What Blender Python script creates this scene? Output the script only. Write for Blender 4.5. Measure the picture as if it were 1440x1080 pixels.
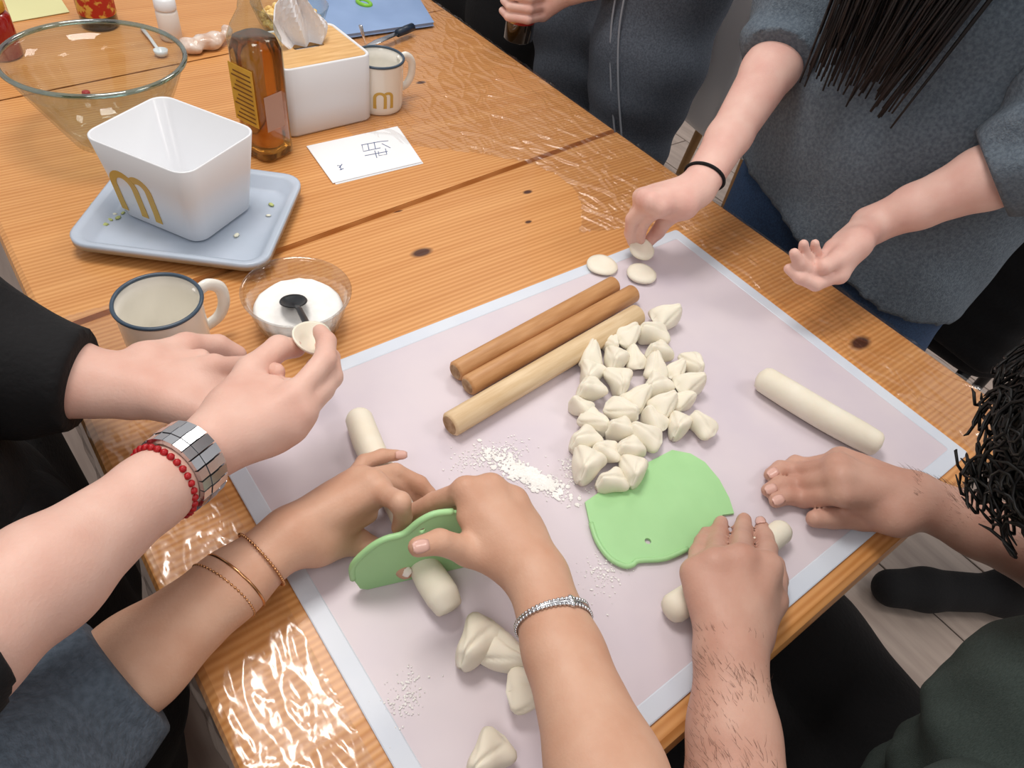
import bpy, bmesh, math, random
import numpy as np
from mathutils import Vector, Matrix

for o in list(bpy.data.objects): bpy.data.objects.remove(o)
scene = bpy.context.scene
COL = scene.collection
TZ = 0.75                                    # table top height

# ------------------------------------------------------------------ camera
CAM = np.array([-0.7803, -0.5108, 0.58426 + TZ])
ROT = np.array([[0.79512, 0.36927, -0.48106], [-0.59214, 0.64402, -0.48436], [0.13095, 0.66998, 0.73074]])
FPX = 1000.0
cd = bpy.data.cameras.new('camera'); cam = bpy.data.objects.new('camera', cd); COL.objects.link(cam)
cd.sensor_width = 36.0; cd.lens = FPX / 1440 * 36.0; cd.clip_start = 0.02
cam.matrix_world = Matrix([[*ROT[0], CAM[0]], [*ROT[1], CAM[1]], [*ROT[2], CAM[2]], [0, 0, 0, 1]])
scene.camera = cam

# ------------------------------------------------------------------ world, lights, exposure
w = bpy.data.worlds.new('room_light'); scene.world = w; w.use_nodes = True
w.node_tree.nodes['Background'].inputs[0].default_value = (1.0, 0.97, 0.95, 1)
w.node_tree.nodes['Background'].inputs[1].default_value = 0.62
def area(name, loc, sx, sy, power, col=(1, 0.95, 0.9)):
    l = bpy.data.lights.new(name, 'AREA'); l.shape = 'RECTANGLE'; l.size = sx; l.size_y = sy
    l.energy = power; l.color = col
    o = bpy.data.objects.new(name, l); COL.objects.link(o); o.location = loc
    return o
LAMPS = [(-0.50, 0.45, 2.55, 0.55, 0.55, 20), (1.0, 1.1, 2.55, 0.6, 0.6, 13), (0.9, -1.2, 2.55, 0.6, 0.6, 12), (-1.6, -0.9, 2.55, 0.6, 0.6, 8)]
for i, (x, y, z, sx, sy, p) in enumerate(LAMPS): area('ceiling_lamp_light', (x, y, z), sx, sy, p)
vs = scene.view_settings
vs.view_transform = 'Standard'; vs.look = 'None'; vs.gamma = 1; vs.use_curve_mapping = False; vs.exposure = 0.0

# ------------------------------------------------------------------ helpers
def ray(px, py): return ROT @ np.array([(px - 720) / FPX, -(py - 540) / FPX, -1.0])
def at(px, py, h=0.0, x=None, y=None):
    """world point seen at a photo pixel, at a height h above the table (or on a plane x= / y=)"""
    d = ray(px, py)
    if x is not None: l = (x - CAM[0]) / d[0]
    elif y is not None: l = (y - CAM[1]) / d[1]
    else: l = (h + TZ - CAM[2]) / d[2]
    return CAM + d * l
def V(*a): return np.array(a, float)
def unit(v): v = np.asarray(v, float); return v / (np.linalg.norm(v) + 1e-12)
def lin(c):
    if isinstance(c, str): c = tuple(int(c[i:i + 2], 16) / 255 for i in (0, 2, 4))
    return tuple(((x + 0.055) / 1.055) ** 2.4 if x > 0.04045 else x / 12.92 for x in c)
MATS = {}
def mat(name, col, rough=0.5, col2=None, nscale=20, bump=0.0, bscale=60, stretch=None, metal=0, trans=0, ior=1.45, sss=0, alpha=1, coat=0, spec=0.5, emit=0, contrast=(0.35, 0.65), detail=4):
    if name in MATS: return MATS[name]
    m = bpy.data.materials.new(name); m.use_nodes = True; MATS[name] = m
    nt = m.node_tree; b = nt.nodes['Principled BSDF']
    c1 = (*lin(col), 1)
    b.inputs['Base Color'].default_value = c1; b.inputs['Roughness'].default_value = rough
    b.inputs['Metallic'].default_value = metal; b.inputs['IOR'].default_value = ior
    b.inputs['Transmission Weight'].default_value = trans; b.inputs['Alpha'].default_value = alpha
    b.inputs['Specular IOR Level'].default_value = spec
    b.inputs['Coat Weight'].default_value = coat
    if sss: b.inputs['Subsurface Weight'].default_value = sss; b.inputs['Subsurface Radius'].default_value = (0.012, 0.005, 0.003); b.inputs['Subsurface Scale'].default_value = 0.5
    if emit: b.inputs['Emission Color'].default_value = c1; b.inputs['Emission Strength'].default_value = emit
    tc = nt.nodes.new('ShaderNodeTexCoord'); src = tc.outputs['Object']
    if stretch:
        mp = nt.nodes.new('ShaderNodeMapping'); mp.inputs['Scale'].default_value = stretch
        nt.links.new(src, mp.inputs[0]); src = mp.outputs[0]
    if col2:
        n = nt.nodes.new('ShaderNodeTexNoise'); n.inputs['Scale'].default_value = nscale; n.inputs['Detail'].default_value = detail
        nt.links.new(src, n.inputs['Vector'])
        r = nt.nodes.new('ShaderNodeValToRGB'); r.color_ramp.elements[0].position, r.color_ramp.elements[1].position = contrast
        r.color_ramp.elements[0].color = c1; r.color_ramp.elements[1].color = (*lin(col2), 1)
        nt.links.new(n.outputs['Fac'], r.inputs[0]); nt.links.new(r.outputs[0], b.inputs['Base Color'])
    if bump:
        n2 = nt.nodes.new('ShaderNodeTexNoise'); n2.inputs['Scale'].default_value = bscale; n2.inputs['Detail'].default_value = 3
        nt.links.new(src, n2.inputs['Vector'])
        bp = nt.nodes.new('ShaderNodeBump'); bp.inputs['Strength'].default_value = bump; bp.inputs['Distance'].default_value = 0.002
        nt.links.new(n2.outputs['Fac'], bp.inputs['Height']); nt.links.new(bp.outputs[0], b.inputs['Normal'])
    return m
def tag(o, label=None, cat=None, group=None, kind=None):
    if label: o['label'] = label
    if cat: o['category'] = cat
    if group: o['group'] = group
    if kind: o['kind'] = kind
    return o
def empty(name, loc=(0, 0, 0), rz=0):
    o = bpy.data.objects.new(name, None); COL.objects.link(o); o.location = loc; o.rotation_euler[2] = rz; o.empty_display_size = 0.05
    return o
def obj(name, verts, faces, m, parent=None, smooth=True, world=False):
    """one mesh object; with world=True the coordinates are world ones and the origin goes to the base of the thing"""
    verts = np.asarray(verts, float)
    org = np.zeros(3)
    if world and parent is None:
        lo, hi = verts.min(0), verts.max(0); org = np.array([(lo[0] + hi[0]) / 2, (lo[1] + hi[1]) / 2, lo[2]])
    elif world: org = np.array(parent_origin(parent))
    me = bpy.data.meshes.new(name); me.from_pydata((verts - org).tolist(), [], [list(map(int, f)) for f in faces])
    if smooth: me.polygons.foreach_set('use_smooth', [True] * len(me.polygons))
    me.materials.append(m); me.update()
    o = bpy.data.objects.new(name, me); COL.objects.link(o)
    o.location = org if parent is None else (0, 0, 0)
    if parent: o.parent = parent
    return o
def parent_origin(p):
    q = np.array(p.location)
    while p.parent: p = p.parent; q = q + np.array(p.location)
    return q
def join(parts):
    vs, fs, n = [], [], 0
    for v, f in parts:
        vs.extend([tuple(p) for p in v]); fs.extend([[i + n for i in q] for q in f]); n += len(v)
    return vs, fs
def loft(rings, closed=True, cap0=True, cap1=True):
    n = len(rings[0]); v = [tuple(p) for r in rings for p in r]; f = []
    for i in range(len(rings) - 1):
        for j in range(n if closed else n - 1):
            k = (j + 1) % n
            f.append([i * n + j, i * n + k, (i + 1) * n + k, (i + 1) * n + j])
    if cap0: f.append(list(range(n))[::-1])
    if cap1: f.append([(len(rings) - 1) * n + j for j in range(n)])
    return v, f
def lathe(prof, n=48, cap0=True, cap1=True):
    return loft([[(r * math.cos(2 * math.pi * j / n), r * math.sin(2 * math.pi * j / n), z) for j in range(n)] for r, z in prof], True, cap0, cap1)
def rrect(w, d, r, z, n=6, cx=0, cy=0):
    p = []
    for sx, sy, a0 in ((1, 1, 0), (-1, 1, 90), (-1, -1, 180), (1, -1, 270)):
        for i in range(n + 1):
            a = math.radians(a0 + 90 * i / n)
            p.append((cx + sx * (w / 2 - r) + r * math.cos(a), cy + sy * (d / 2 - r) + r * math.sin(a), z))
    return p
def tube(path, rad, n=10, cap=True, flat=None):
    path = [np.asarray(p, float) for p in path]; rings = []
    if not hasattr(rad, '__len__'): rad = [rad] * len(path)
    t0 = unit(path[1] - path[0]); u = unit(np.cross(t0, (0, 0, 1) if abs(t0[2]) < 0.9 else (1, 0, 0)))
    for i, p in enumerate(path):
        t = unit(path[min(i + 1, len(path) - 1)] - path[max(i - 1, 0)])
        u = unit(u - t * (u @ t)); b = np.cross(t, u)
        rings.append([p + rad[i] * (u * math.cos(2 * math.pi * j / n) + b * math.sin(2 * math.pi * j / n) * (flat or 1)) for j in range(n)])
    return loft(rings, True, cap, cap)
def torus_path(c, n, r, N=40, ex=None, sx=1, sy=1):
    n = unit(n); e1 = unit(np.cross(n, (0, 0, 1) if abs(n[2]) < 0.9 else (1, 0, 0))) if ex is None else unit(np.asarray(ex) - n * (np.asarray(ex) @ n)); e2 = np.cross(n, e1)
    return [np.asarray(c) + r * (sx * e1 * math.cos(a) + sy * e2 * math.sin(a)) for a in np.linspace(0, 2 * math.pi, N + 1)]
def ring_tube(path, rad, n=8):          # closed tube
    P = [np.asarray(p, float) for p in path[:-1]]; N = len(P); c = sum(P) / N; rings = []
    for i in range(N):
        t = unit(P[(i + 1) % N] - P[i - 1]); u = unit(P[i] - c); u = unit(u - t * (u @ t)); b = np.cross(t, u)
        rings.append([P[i] + rad * (u * math.cos(2 * math.pi * j / n) + b * math.sin(2 * math.pi * j / n)) for j in range(n)])
    rings.append(rings[0]); return loft(rings, True, False, False)
def prism(outline, z0, z1, bev=0.0):
    """flat outline (ccw xy list) between two heights, with a chamfer"""
    P = np.array(outline, float); c = P.mean(0)
    def ins(d):
        out = []
        for i in range(len(P)):
            a = unit(P[i] - P[i - 1]); b = unit(P[(i + 1) % len(P)] - P[i]); nrm = unit(np.array([-(a + b)[1], (a + b)[0]]))
            out.append(P[i] + nrm * d)
        return out
    if bev: rings = [[(*p, z0) for p in ins(bev)], [(*p, z0 + bev) for p in P], [(*p, z1 - bev) for p in P], [(*p, z1) for p in ins(bev)]]
    else: rings = [[(*p, z0) for p in P], [(*p, z1) for p in P]]
    return loft(rings)
def xf(vf, loc=(0, 0, 0), rz=0, rx=0, ry=0, s=1):
    Mx = Matrix.Translation(loc) @ Matrix.Rotation(rz, 4, 'Z') @ Matrix.Rotation(ry, 4, 'Y') @ Matrix.Rotation(rx, 4, 'X') @ Matrix.Scale(s, 4)
    return [tuple(Mx @ Vector(p)) for p in vf[0]], vf[1]
def box(x0, x1, y0, y1, z0, z1, b=0.003):
    w, d = x1 - x0, y1 - y0; cx, cy = (x0 + x1) / 2, (y0 + y1) / 2
    b = min(b, w / 3, d / 3, (z1 - z0) / 3)
    return loft([rrect(w - 2 * b, d - 2 * b, b, z0, 1, cx, cy), rrect(w, d, b, z0 + b, 1, cx, cy), rrect(w, d, b, z1 - b, 1, cx, cy), rrect(w - 2 * b, d - 2 * b, b, z1, 1, cx, cy)])
def smooth_curve(pts, n=8):
    P = [np.asarray(p, float) for p in pts]; out = []
    for i in range(len(P) - 1):
        p0, p1, p2, p3 = P[max(i - 1, 0)], P[i], P[i + 1], P[min(i + 2, len(P) - 1)]
        for k in range(n):
            t = k / n
            out.append(0.5 * (2 * p1 + (p2 - p0) * t + (2 * p0 - 5 * p1 + 4 * p2 - p3) * t * t + (3 * p1 - p0 - 3 * p2 + p3) * t ** 3))
    out.append(P[-1]); return out

# ------------------------------------------------------------------ implicit-surface modelling for bodies, clothes and dough
def smin(a, b, k):
    hh = np.clip(0.5 + 0.5 * (b - a) / k, 0, 1)
    return b + (a - b) * hh - k * hh * (1 - hh)
class Field:
    def __init__(s, lo, hi, h):
        s.h = h; s.lo = np.asarray(lo, float); s.n = np.ceil((np.asarray(hi) - s.lo) / h).astype(int) + 1
        s.a = np.full(s.n, 1.0, np.float32)
    def grid(s, lo, hi):
        i0 = np.clip(np.floor((lo - s.lo) / s.h).astype(int), 0, s.n); i1 = np.clip(np.ceil((hi - s.lo) / s.h).astype(int) + 1, 0, s.n)
        if (i1 <= i0).any(): return None
        ax = [s.lo[d] + s.h * np.arange(i0[d], i1[d], dtype=np.float32) for d in range(3)]
        return tuple(slice(i0[d], i1[d]) for d in range(3)), np.meshgrid(*ax, indexing='ij')
    def cone(s, a, b, ra, rb, k=0.004, n=None, fl=1.0):
        """round cone a-b; flattened to fl of its thickness along n"""
        a = np.asarray(a, float); b = np.asarray(b, float)
        mg = max(ra, rb) + k + 3 * s.h
        g = s.grid(np.minimum(a, b) - mg, np.maximum(a, b) + mg)
        if g is None: return
        sl, (x, y, z) = g
        x, y, z = x - a[0], y - a[1], z - a[2]; ba = b - a; L2 = ba @ ba + 1e-12
        t = np.clip((x * ba[0] + y * ba[1] + z * ba[2]) / L2, 0, 1)
        x, y, z = x - t * ba[0], y - t * ba[1], z - t * ba[2]
        if n is not None:
            n = unit(n); q = (x * n[0] + y * n[1] + z * n[2]) * (1 / fl - 1)
            x, y, z = x + q * n[0], y + q * n[1], z + q * n[2]
        d = np.sqrt(x * x + y * y + z * z) - (ra + (rb - ra) * t)
        s.a[sl] = smin(s.a[sl], d.astype(np.float32), k)
    def chain(s, pts, rad, k=0.003, n=None, fl=1.0):
        for i in range(len(pts) - 1): s.cone(pts[i], pts[i + 1], rad[i], rad[i + 1], k, n, fl)
    def cut(s, nrm, c):               # keep the side where (p-c).n < 0
        ax = [s.lo[d] + s.h * np.arange(s.n[d], dtype=np.float32) for d in range(3)]
        x, y, z = np.meshgrid(*ax, indexing='ij'); nrm = unit(nrm)
        s.a = np.maximum(s.a, ((x - c[0]) * nrm[0] + (y - c[1]) * nrm[1] + (z - c[2]) * nrm[2]).astype(np.float32))
    def wrinkle(s, amp, dirs, seed=0):
        ax = [s.lo[d] + s.h * np.arange(s.n[d], dtype=np.float32) for d in range(3)]
        x, y, z = np.meshgrid(*ax, indexing='ij'); rnd = random.Random(seed); t = 0
        for (fx, fy, fz, am) in dirs:
            ph = rnd.uniform(0, 6); w2 = 1.5 * np.sin(9 * x + ph) + 1.2 * np.sin(11 * y + 2 * ph) + np.sin(13 * z + ph)
            t = t + am * np.sin(fx * x + fy * y + fz * z + ph + w2)
        s.a = s.a + (amp * t).astype(np.float32)
    def mesh(s, relax=2):
        A = s.a; S = A < 0
        nx, ny, nz = A.shape
        c = [S[i:nx - 1 + i, j:ny - 1 + j, k:nz - 1 + k] for i in (0, 1) for j in (0, 1) for k in (0, 1)]
        cnt = sum(q.astype(np.int8) for q in c); act = (cnt > 0) & (cnt < 8)
        ids = np.full(act.shape, -1, np.int64); I = np.argwhere(act); ids[act] = np.arange(len(I))
        pos = np.zeros((len(I), 3)); num = np.zeros(len(I))
        corners = [(i, j, k) for i in (0, 1) for j in (0, 1) for k in (0, 1)]
        for p in range(8):
            for q in range(p + 1, 8):
                cp, cq = np.array(corners[p]), np.array(corners[q])
                if np.abs(cp - cq).sum() != 1: continue
                a = A[tuple((I + cp).T)]; b = A[tuple((I + cq).T)]; m = (a < 0) != (b < 0)
                t = np.where(m, a / np.where(m, a - b, 1), 0)
                pos += np.where(m[:, None], cp + (cq - cp) * t[:, None], 0); num += m
        pos = (I + pos / num[:, None]) * s.h + s.lo
        F = []
        for ax in range(3):
            sl0 = [slice(1, -1)] * 3; sl0[ax] = slice(0, -1); sl1 = list(sl0); sl1[ax] = slice(1, None)
            a = S[tuple(sl0)]; b = S[tuple(sl1)]; E = np.argwhere(a != b); 
            if not len(E): continue
            sg = a[tuple(E.T)]
            E = E + 1; E[:, ax] -= 1
            u, v = (ax + 1) % 3, (ax + 2) % 3
            def cell(du, dv):
                Q = E.copy(); Q[:, u] -= du; Q[:, v] -= dv; return ids[tuple(Q.T)]
            q = np.stack([cell(1, 1), cell(0, 1), cell(0, 0), cell(1, 0)], 1)
            q[~sg] = q[~sg][:, ::-1]
            F.append(q)
        F = np.concatenate(F); F = F[(F >= 0).all(1)]
        for _ in range(relax):
            acc = np.zeros_like(pos); n = np.zeros(len(pos))
            for e in range(4):
                i, j = F[:, e], F[:, (e + 1) % 4]
                np.add.at(acc, i, pos[j]); np.add.at(n, i, 1); np.add.at(acc, j, pos[i]); np.add.at(n, j, 1)
            pos = 0.5 * pos + 0.5 * acc / np.maximum(n, 1)[:, None]
        return pos, F

class Shape:
    """collects round cones, then grows one continuous surface over them"""
    def __init__(s): s.p = []; s.f = []; s.cuts = []; s.wr = None
    def cone(s, a, b, ra, rb, k=0.006, n=None, fl=1.0): s.p.append((np.asarray(a, float), np.asarray(b, float), ra, rb, k, n, fl))
    def chain(s, pts, rad, k=0.006, n=None, fl=1.0):
        for i in range(len(pts) - 1): s.cone(pts[i], pts[i + 1], rad[i], rad[i + 1], k, n, fl)
    def fing(s, pts, rad):
        s.f.append((pts, rad))
    def mesh(s, h=0.0025, relax=2, kf=0.006):
        P = [(q[0], q[2]) for q in s.p] + [(q[1], q[3]) for q in s.p] + [(p, r) for pts, rad in s.f for p, r in zip(pts, rad)]
        lo = np.min([np.asarray(p) - r for p, r in P], 0) - 0.012 - 3 * h; hi = np.max([np.asarray(p) + r for p, r in P], 0) + 0.012 + 3 * h
        F = Field(lo, hi, h)
        for q in s.p: F.cone(*q)
        if s.f:
            G = Field(lo, hi, h)
            for pts, rad in s.f:
                T = Field(lo, hi, h); T.a = None
                # one finger in a small field of its own, so that neighbours stay separate
                l2 = np.min([np.asarray(p) - r for p, r in zip(pts, rad)], 0) - 0.012; h2 = np.max([np.asarray(p) + r for p, r in zip(pts, rad)], 0) + 0.012
                i0 = np.clip(np.floor((l2 - lo) / h).astype(int), 0, F.n); i1 = np.clip(np.ceil((h2 - lo) / h).astype(int) + 1, 0, F.n)
                T = Field(lo + i0 * h, lo + (i1 - 1) * h, h); T.n = i1 - i0; T.a = np.full(T.n, 1.0, np.float32)
                T.chain(pts, rad, 0.003)
                sl = tuple(slice(i0[d], i1[d]) for d in range(3))
                G.a[sl] = smin(G.a[sl], T.a, 0.0012)
            F.a = smin(F.a, G.a, kf)
        if s.wr: F.wrinkle(*s.wr)
        for c in s.cuts: F.cut(*c)
        return F.mesh(relax)

BONES = {'index': (0.044, 0.026, 0.017), 'middle': (0.048, 0.030, 0.018), 'ring': (0.045, 0.028, 0.018), 'pinky': (0.035, 0.021, 0.016), 'thumb': (0.044, 0.034, 0.021)}
def follow(p0, pix, lens, floor=0.0):
    """next joints of a chain: on the sight line of each pixel, one bone length from the last joint; sign says towards (+) or away from (-) the eye"""
    out = [np.asarray(p0, float)]
    for (px, py, sg), L in zip(pix, lens):
        d = unit(ray(px, py)); q = out[-1] - CAM; t0 = q @ d; m2 = q @ q - t0 * t0
        if m2 < L * L: p = CAM + d * (t0 - sg * math.sqrt(L * L - m2))
        else: p = CAM + d * t0; p = out[-1] + unit(p - out[-1]) * min(L * 1.15, math.sqrt(m2))
        if p[2] < TZ + floor: p[2] = TZ + floor
        out.append(p)
    return out
HANDLOG = []
def hand(S, sp, s=1.0, name=''):
    """palm, four fingers and thumb grown into the shape S; returns finger chains for nails"""
    wr = at(*sp['wrist']); K = [at(*q) for q in sp['mcp']]
    n = unit(np.cross(K[0] - wr, K[3] - wr))
    for i, q in enumerate(K):
        S.cone(wr + (K[i] - wr) * 0.08 , q, 0.0165 * s, 0.0112 * s, 0.012)
        if i: S.cone(K[i - 1], q, 0.0105 * s, 0.0105 * s, 0.008)
    S.cone(wr + (K[3] - wr) * 0.15, K[3] - (K[3] - wr) * 0.25, 0.017 * s, 0.013 * s, 0.012)
    chains = {}
    for nm, q in zip(('index', 'middle', 'ring', 'pinky'), K):
        L = [b * s for b in BONES[nm]]
        c = follow(q, sp[nm], L, sp.get('floor', 0.008)); chains[nm] = c
        r = {'index': 0.0093, 'middle': 0.0096, 'ring': 0.009, 'pinky': 0.008}[nm] * s
        S.fing([q + (wr - q) * 0.12] + c, [r * 1.12, r * 1.10, r * 1.0, r * 0.90, r * 0.74])
    cmc = at(*sp['cmc']); c = follow(cmc, sp['thumb'], [b * s for b in BONES['thumb']], 0.0155); chains['thumb'] = c
    S.cone(wr, cmc, 0.018 * s, 0.018 * s, 0.012); S.cone(cmc, c[1], 0.0185 * s, 0.0125 * s, 0.012)
    S.cone((cmc + wr) / 2, (K[0] * 0.55 + c[1] * 0.45), 0.015 * s, 0.009 * s, 0.012)
    S.fing(c[1:], [0.0122 * s, 0.0108 * s, 0.0086 * s])
    HANDLOG.append((name, [round(float(np.linalg.norm(k - wr)) * 1000) for k in K], {k: [tuple(round(float(x), 3) for x in (p - V(0, 0, TZ))) for p in v] for k, v in chains.items()}))
    chains['n'] = n; chains['wr'] = wr; chains['K'] = K
    return chains
def nail(parent, chain, up, s, m, tipm=None):
    """a finger nail: a small curved plate on the back of the last bone"""
    a, b = chain[-2], chain[-1]; t = unit(b - a); u = unit(up - t * (up @ t)); sd = np.cross(t, u); v = []; f = []
    r = 0.0072 * s; N, Mx = 7, 6
    for i in range(Mx):
        q = i / (Mx - 1); x = (-0.0045 + 0.0125 * q) * s; wdt = (0.6, 0.85, 1.0, 1.0, 0.9, 0.55)[i]
        for j in range(N):
            an = (j / (N - 1) - 0.5) * 1.55 * wdt; rr = r + 0.0004 - (0.0012 * q * s)
            v.append(b + t * x + u * rr * math.cos(an) + sd * rr * math.sin(an) * 0.95)
    for i in range(Mx - 1):
        for j in range(N - 1): f.append([i * N + j, i * N + j + 1, (i + 1) * N + j + 1, (i + 1) * N + j])
    o = obj('nail', v, f, m, parent, world=True); so = o.modifiers.new('thick', 'SOLIDIFY'); so.thickness = 0.0006; so.offset = 0
    return o

def skin(name, base, red, hair=0):
    m = mat(name, base, 0.48, red, 26, 0.12, 420, sss=0.12, contrast=(0.3, 0.75), spec=0.35)
    return m
SK_A = skin('skin_pale', 'dfb9aa', 'd4a595'); SK_B = skin('skin_tan', 'd0a78f', 'c39379'); SK_C = skin('skin_ruddy', 'caa18f', 'bb8b79'); SK_D = skin('skin_rosy', 'e6c0b3', 'dba99d')
NAIL = mat('nail', 'd9ada0', 0.3, coat=0.3); NAILW = mat('nail_tip', 'f2e6e0', 0.3)

# ------------------------------------------------------------------ setting: floor of planks, walls, ceiling lamps
PLK = [mat('floor_plank_%d' % i, c, 0.35, c2, 6, 0.05, 30, (6, 0.6, 6)) for i, (c, c2) in enumerate((('c4b6ac', 'ad9d92'), ('cdc1b9', 'b8a89c'), ('b9a99e', 'a39389')))]
fl = tag(obj('floor', *box(-3.2, 3.0, -3.2, 3.2, -0.05, -0.004), mat('floor_grout', '6d625c', 0.7)), kind='structure')
rnd = random.Random(3)
plank_me = {}
x = -3.1; ci = 0
while x < 2.95:
    wdt = 0.2; y = -3.2 + rnd.uniform(0, 0.9)
    ys = [-3.2, y]
    while ys[-1] < 3.2: ys.append(min(3.2, ys[-1] + 1.2))
    for y0, y1 in zip(ys[:-1], ys[1:]):
        if y1 - y0 < 0.05: continue
        # planks meet along x = 0.60 and 1.52 in the photograph
        key = round(y1 - y0, 3)
        if key not in plank_me:
            v, f = box(-0.098, 0.098, 0.002, key - 0.002, -0.004, 0.0, 0.0015); me = bpy.data.meshes.new('plank'); me.from_pydata(v, [], f); plank_me[key] = me
        me = plank_me[key]
        if not me.materials: me.materials.append(PLK[len(plank_me) % 3])
        o = bpy.data.objects.new('plank', me); COL.objects.link(o); o.parent = fl; o.location = (x + 0.1, y0, 0)
    x += wdt
WALL = mat('wall_paint', 'e6e8ec', 0.6, 'dfe2e8', 3, 0.03, 200)
def local(o, z=True): return o
wl = tag(obj('wall_right', *box(2.45, 2.6, -3.2, 3.2, 0.0, 2.7, 0.01), WALL), kind='structure')
tag(obj('wall_back', *box(-3.2, 2.45, 2.9, 3.05, 0.0, 2.7, 0.01), WALL), kind='structure')
tag(obj('baseboard_right', *box(2.425, 2.45, -3.2, 2.9, 0.0, 0.11, 0.006), mat('baseboard_paint', 'd9cfc0', 0.5)), kind='structure')
tag(obj('baseboard_back', *box(-3.2, 2.425, 2.875, 2.9, 0.0, 0.11, 0.006), MATS['baseboard_paint']), kind='structure')
for i, (x, y, z, sx, sy, p) in enumerate(LAMPS):
    t = empty('ceiling_lamp', (x, y, z + 0.012)); tag(t, ['square ceiling lamp over the table', 'square ceiling lamp over the white chair', 'square ceiling lamp over the plank floor', 'square ceiling lamp behind the table corner'][i], 'lamp', 'ceiling lamps')
    obj('frame', *loft([rrect(sx + 0.06, sy + 0.06, 0.01, 0.0), rrect(sx + 0.06, sy + 0.06, 0.01, 0.05)]), mat('lamp_metal', 'e8e8e8', 0.4), t, False)

# ------------------------------------------------------------------ table
def wood_material(name, light, dark, knots=()):
    m = mat(name, light, 0.42, coat=0.15); nt = m.node_tree; b = nt.nodes['Principled BSDF']
    tc = nt.nodes.new('ShaderNodeTexCoord'); mp = nt.nodes.new('ShaderNodeMapping'); mp.inputs['Scale'].default_value = (0.7, 13, 13)
    nt.links.new(tc.outputs['Object'], mp.inputs[0])
    wv = nt.nodes.new('ShaderNodeTexWave'); wv.wave_type = 'BANDS'; wv.bands_direction = 'Y'; wv.inputs['Scale'].default_value = 3.6; wv.inputs['Distortion'].default_value = 5; wv.inputs['Detail'].default_value = 3; wv.inputs['Detail Scale'].default_value = 0.7
    nt.links.new(mp.outputs[0], wv.inputs['Vector'])
    ns = nt.nodes.new('ShaderNodeTexNoise'); ns.inputs['Scale'].default_value = 3.0; ns.inputs['Detail'].default_value = 6; nt.links.new(mp.outputs[0], ns.inputs['Vector'])
    mx = nt.nodes.new('ShaderNodeMix'); mx.data_type = 'FLOAT'; mx.inputs[0].default_value = 0.62; nt.links.new(wv.outputs['Fac'], mx.inputs[2]); nt.links.new(ns.outputs['Fac'], mx.inputs[3])
    r = nt.nodes.new('ShaderNodeValToRGB'); r.color_ramp.elements[0].position = 0.25; r.color_ramp.elements[1].position = 0.8
    r.color_ramp.elements[0].color = (*lin(dark), 1); r.color_ramp.elements[1].color = (*lin(light), 1)
    nt.links.new(mx.outputs[0], r.inputs[0]); last = r.outputs[0]
    for (kx, ky, kr) in knots:
        geo = nt.nodes.new('ShaderNodeTexCoord'); mp2 = nt.nodes.new('ShaderNodeMapping'); mp2.inputs['Location'].default_value = (-kx, -ky, 0)
        sc = nt.nodes.new('ShaderNodeVectorMath'); sc.operation = 'MULTIPLY'; sc.inputs[1].default_value = (0.7 / kr, 1.3 / kr, 0)
        ln = nt.nodes.new('ShaderNodeVectorMath'); ln.operation = 'LENGTH'
        nt.links.new(geo.outputs['Object'], mp2.inputs[0]); nt.links.new(mp2.outputs[0], sc.inputs[0]); nt.links.new(sc.outputs[0], ln.inputs[0])
        rr = nt.nodes.new('ShaderNodeValToRGB'); rr.color_ramp.elements[0].position = 0.55; rr.color_ramp.elements[1].position = 1.0
        rr.color_ramp.elements[0].color = (1, 1, 1, 1); rr.color_ramp.elements[1].color = (0, 0, 0, 1); nt.links.new(ln.outputs['Value'], rr.inputs[0])
        mc = nt.nodes.new('ShaderNodeMix'); mc.data_type = 'RGBA'; mc.inputs[7].default_value = (*lin('4a2410'), 1)
        nt.links.new(rr.outputs[0], mc.inputs[0]); nt.links.new(last, mc.inputs[6]); last = mc.outputs[2]
    nt.links.new(last, b.inputs['Base Color'])
    bp = nt.nodes.new('ShaderNodeBump'); bp.inputs['Strength'].default_value = 0.15; bp.inputs['Distance'].default_value = 0.001; nt.links.new(wv.outputs['Fac'], bp.inputs['Height']); nt.links.new(bp.outputs[0], b.inputs['Normal'])
    return m
kn = [(*at(593, 355)[:2], 0.013), (*at(742, 270)[:2], 0.007), (*at(743, 312)[:2], 0.005), (*at(1210, 482)[:2], 0.016), (*at(560, 296)[:2], 0.006), (*at(592, 116)[:2], 0.008)]
WOOD = wood_material('pine', 'dba164', 'c08044', kn)
WOODE = wood_material('pine_edge', 'c88c50', '9c622c')
table = empty('table', (0, 0, TZ)); tag(table, 'long pine table with rounded edges covered in cling film', 'table')
TX0, TX1, TY0, TY1 = -0.795, 0.125, -0.50, 1.75
def slab(name, pts, m):
    P = np.array(pts, float); b = 0.012; rings = []
    c = P.mean(0)
    for z, ins in ((-0.042, 0.008), (-0.030, 0.0), (-0.010, 0.0), (-0.003, 0.003), (0.0, 0.009)):
        out = []
        for p in P: d = np.sign(p - c); out.append((p[0] - d[0] * ins, p[1] - d[1] * (ins if name == 'end' else min(ins, 0.001)), z))
        rings.append(out)
    return obj('board', *loft(rings), m, table, False)
def seam(x, k): return ((0.2127 + (x + 0.517) * 0.0864), (0.722 + (x + 0.636) * 0.11), 1.25)[k]
g = 0.0012
ys = [lambda x: TY0, lambda x: seam(x, 0), lambda x: seam(x, 1), lambda x: 1.25, lambda x: TY1]
for i in range(4):
    lo, hi = ys[i], ys[i + 1]
    slab('end' if i == 0 else 'mid', [(TX0, lo(TX0) + g), (TX1, lo(TX1) + g), (TX1, hi(TX1) - g), (TX0, hi(TX0) - g)], WOOD)
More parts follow.
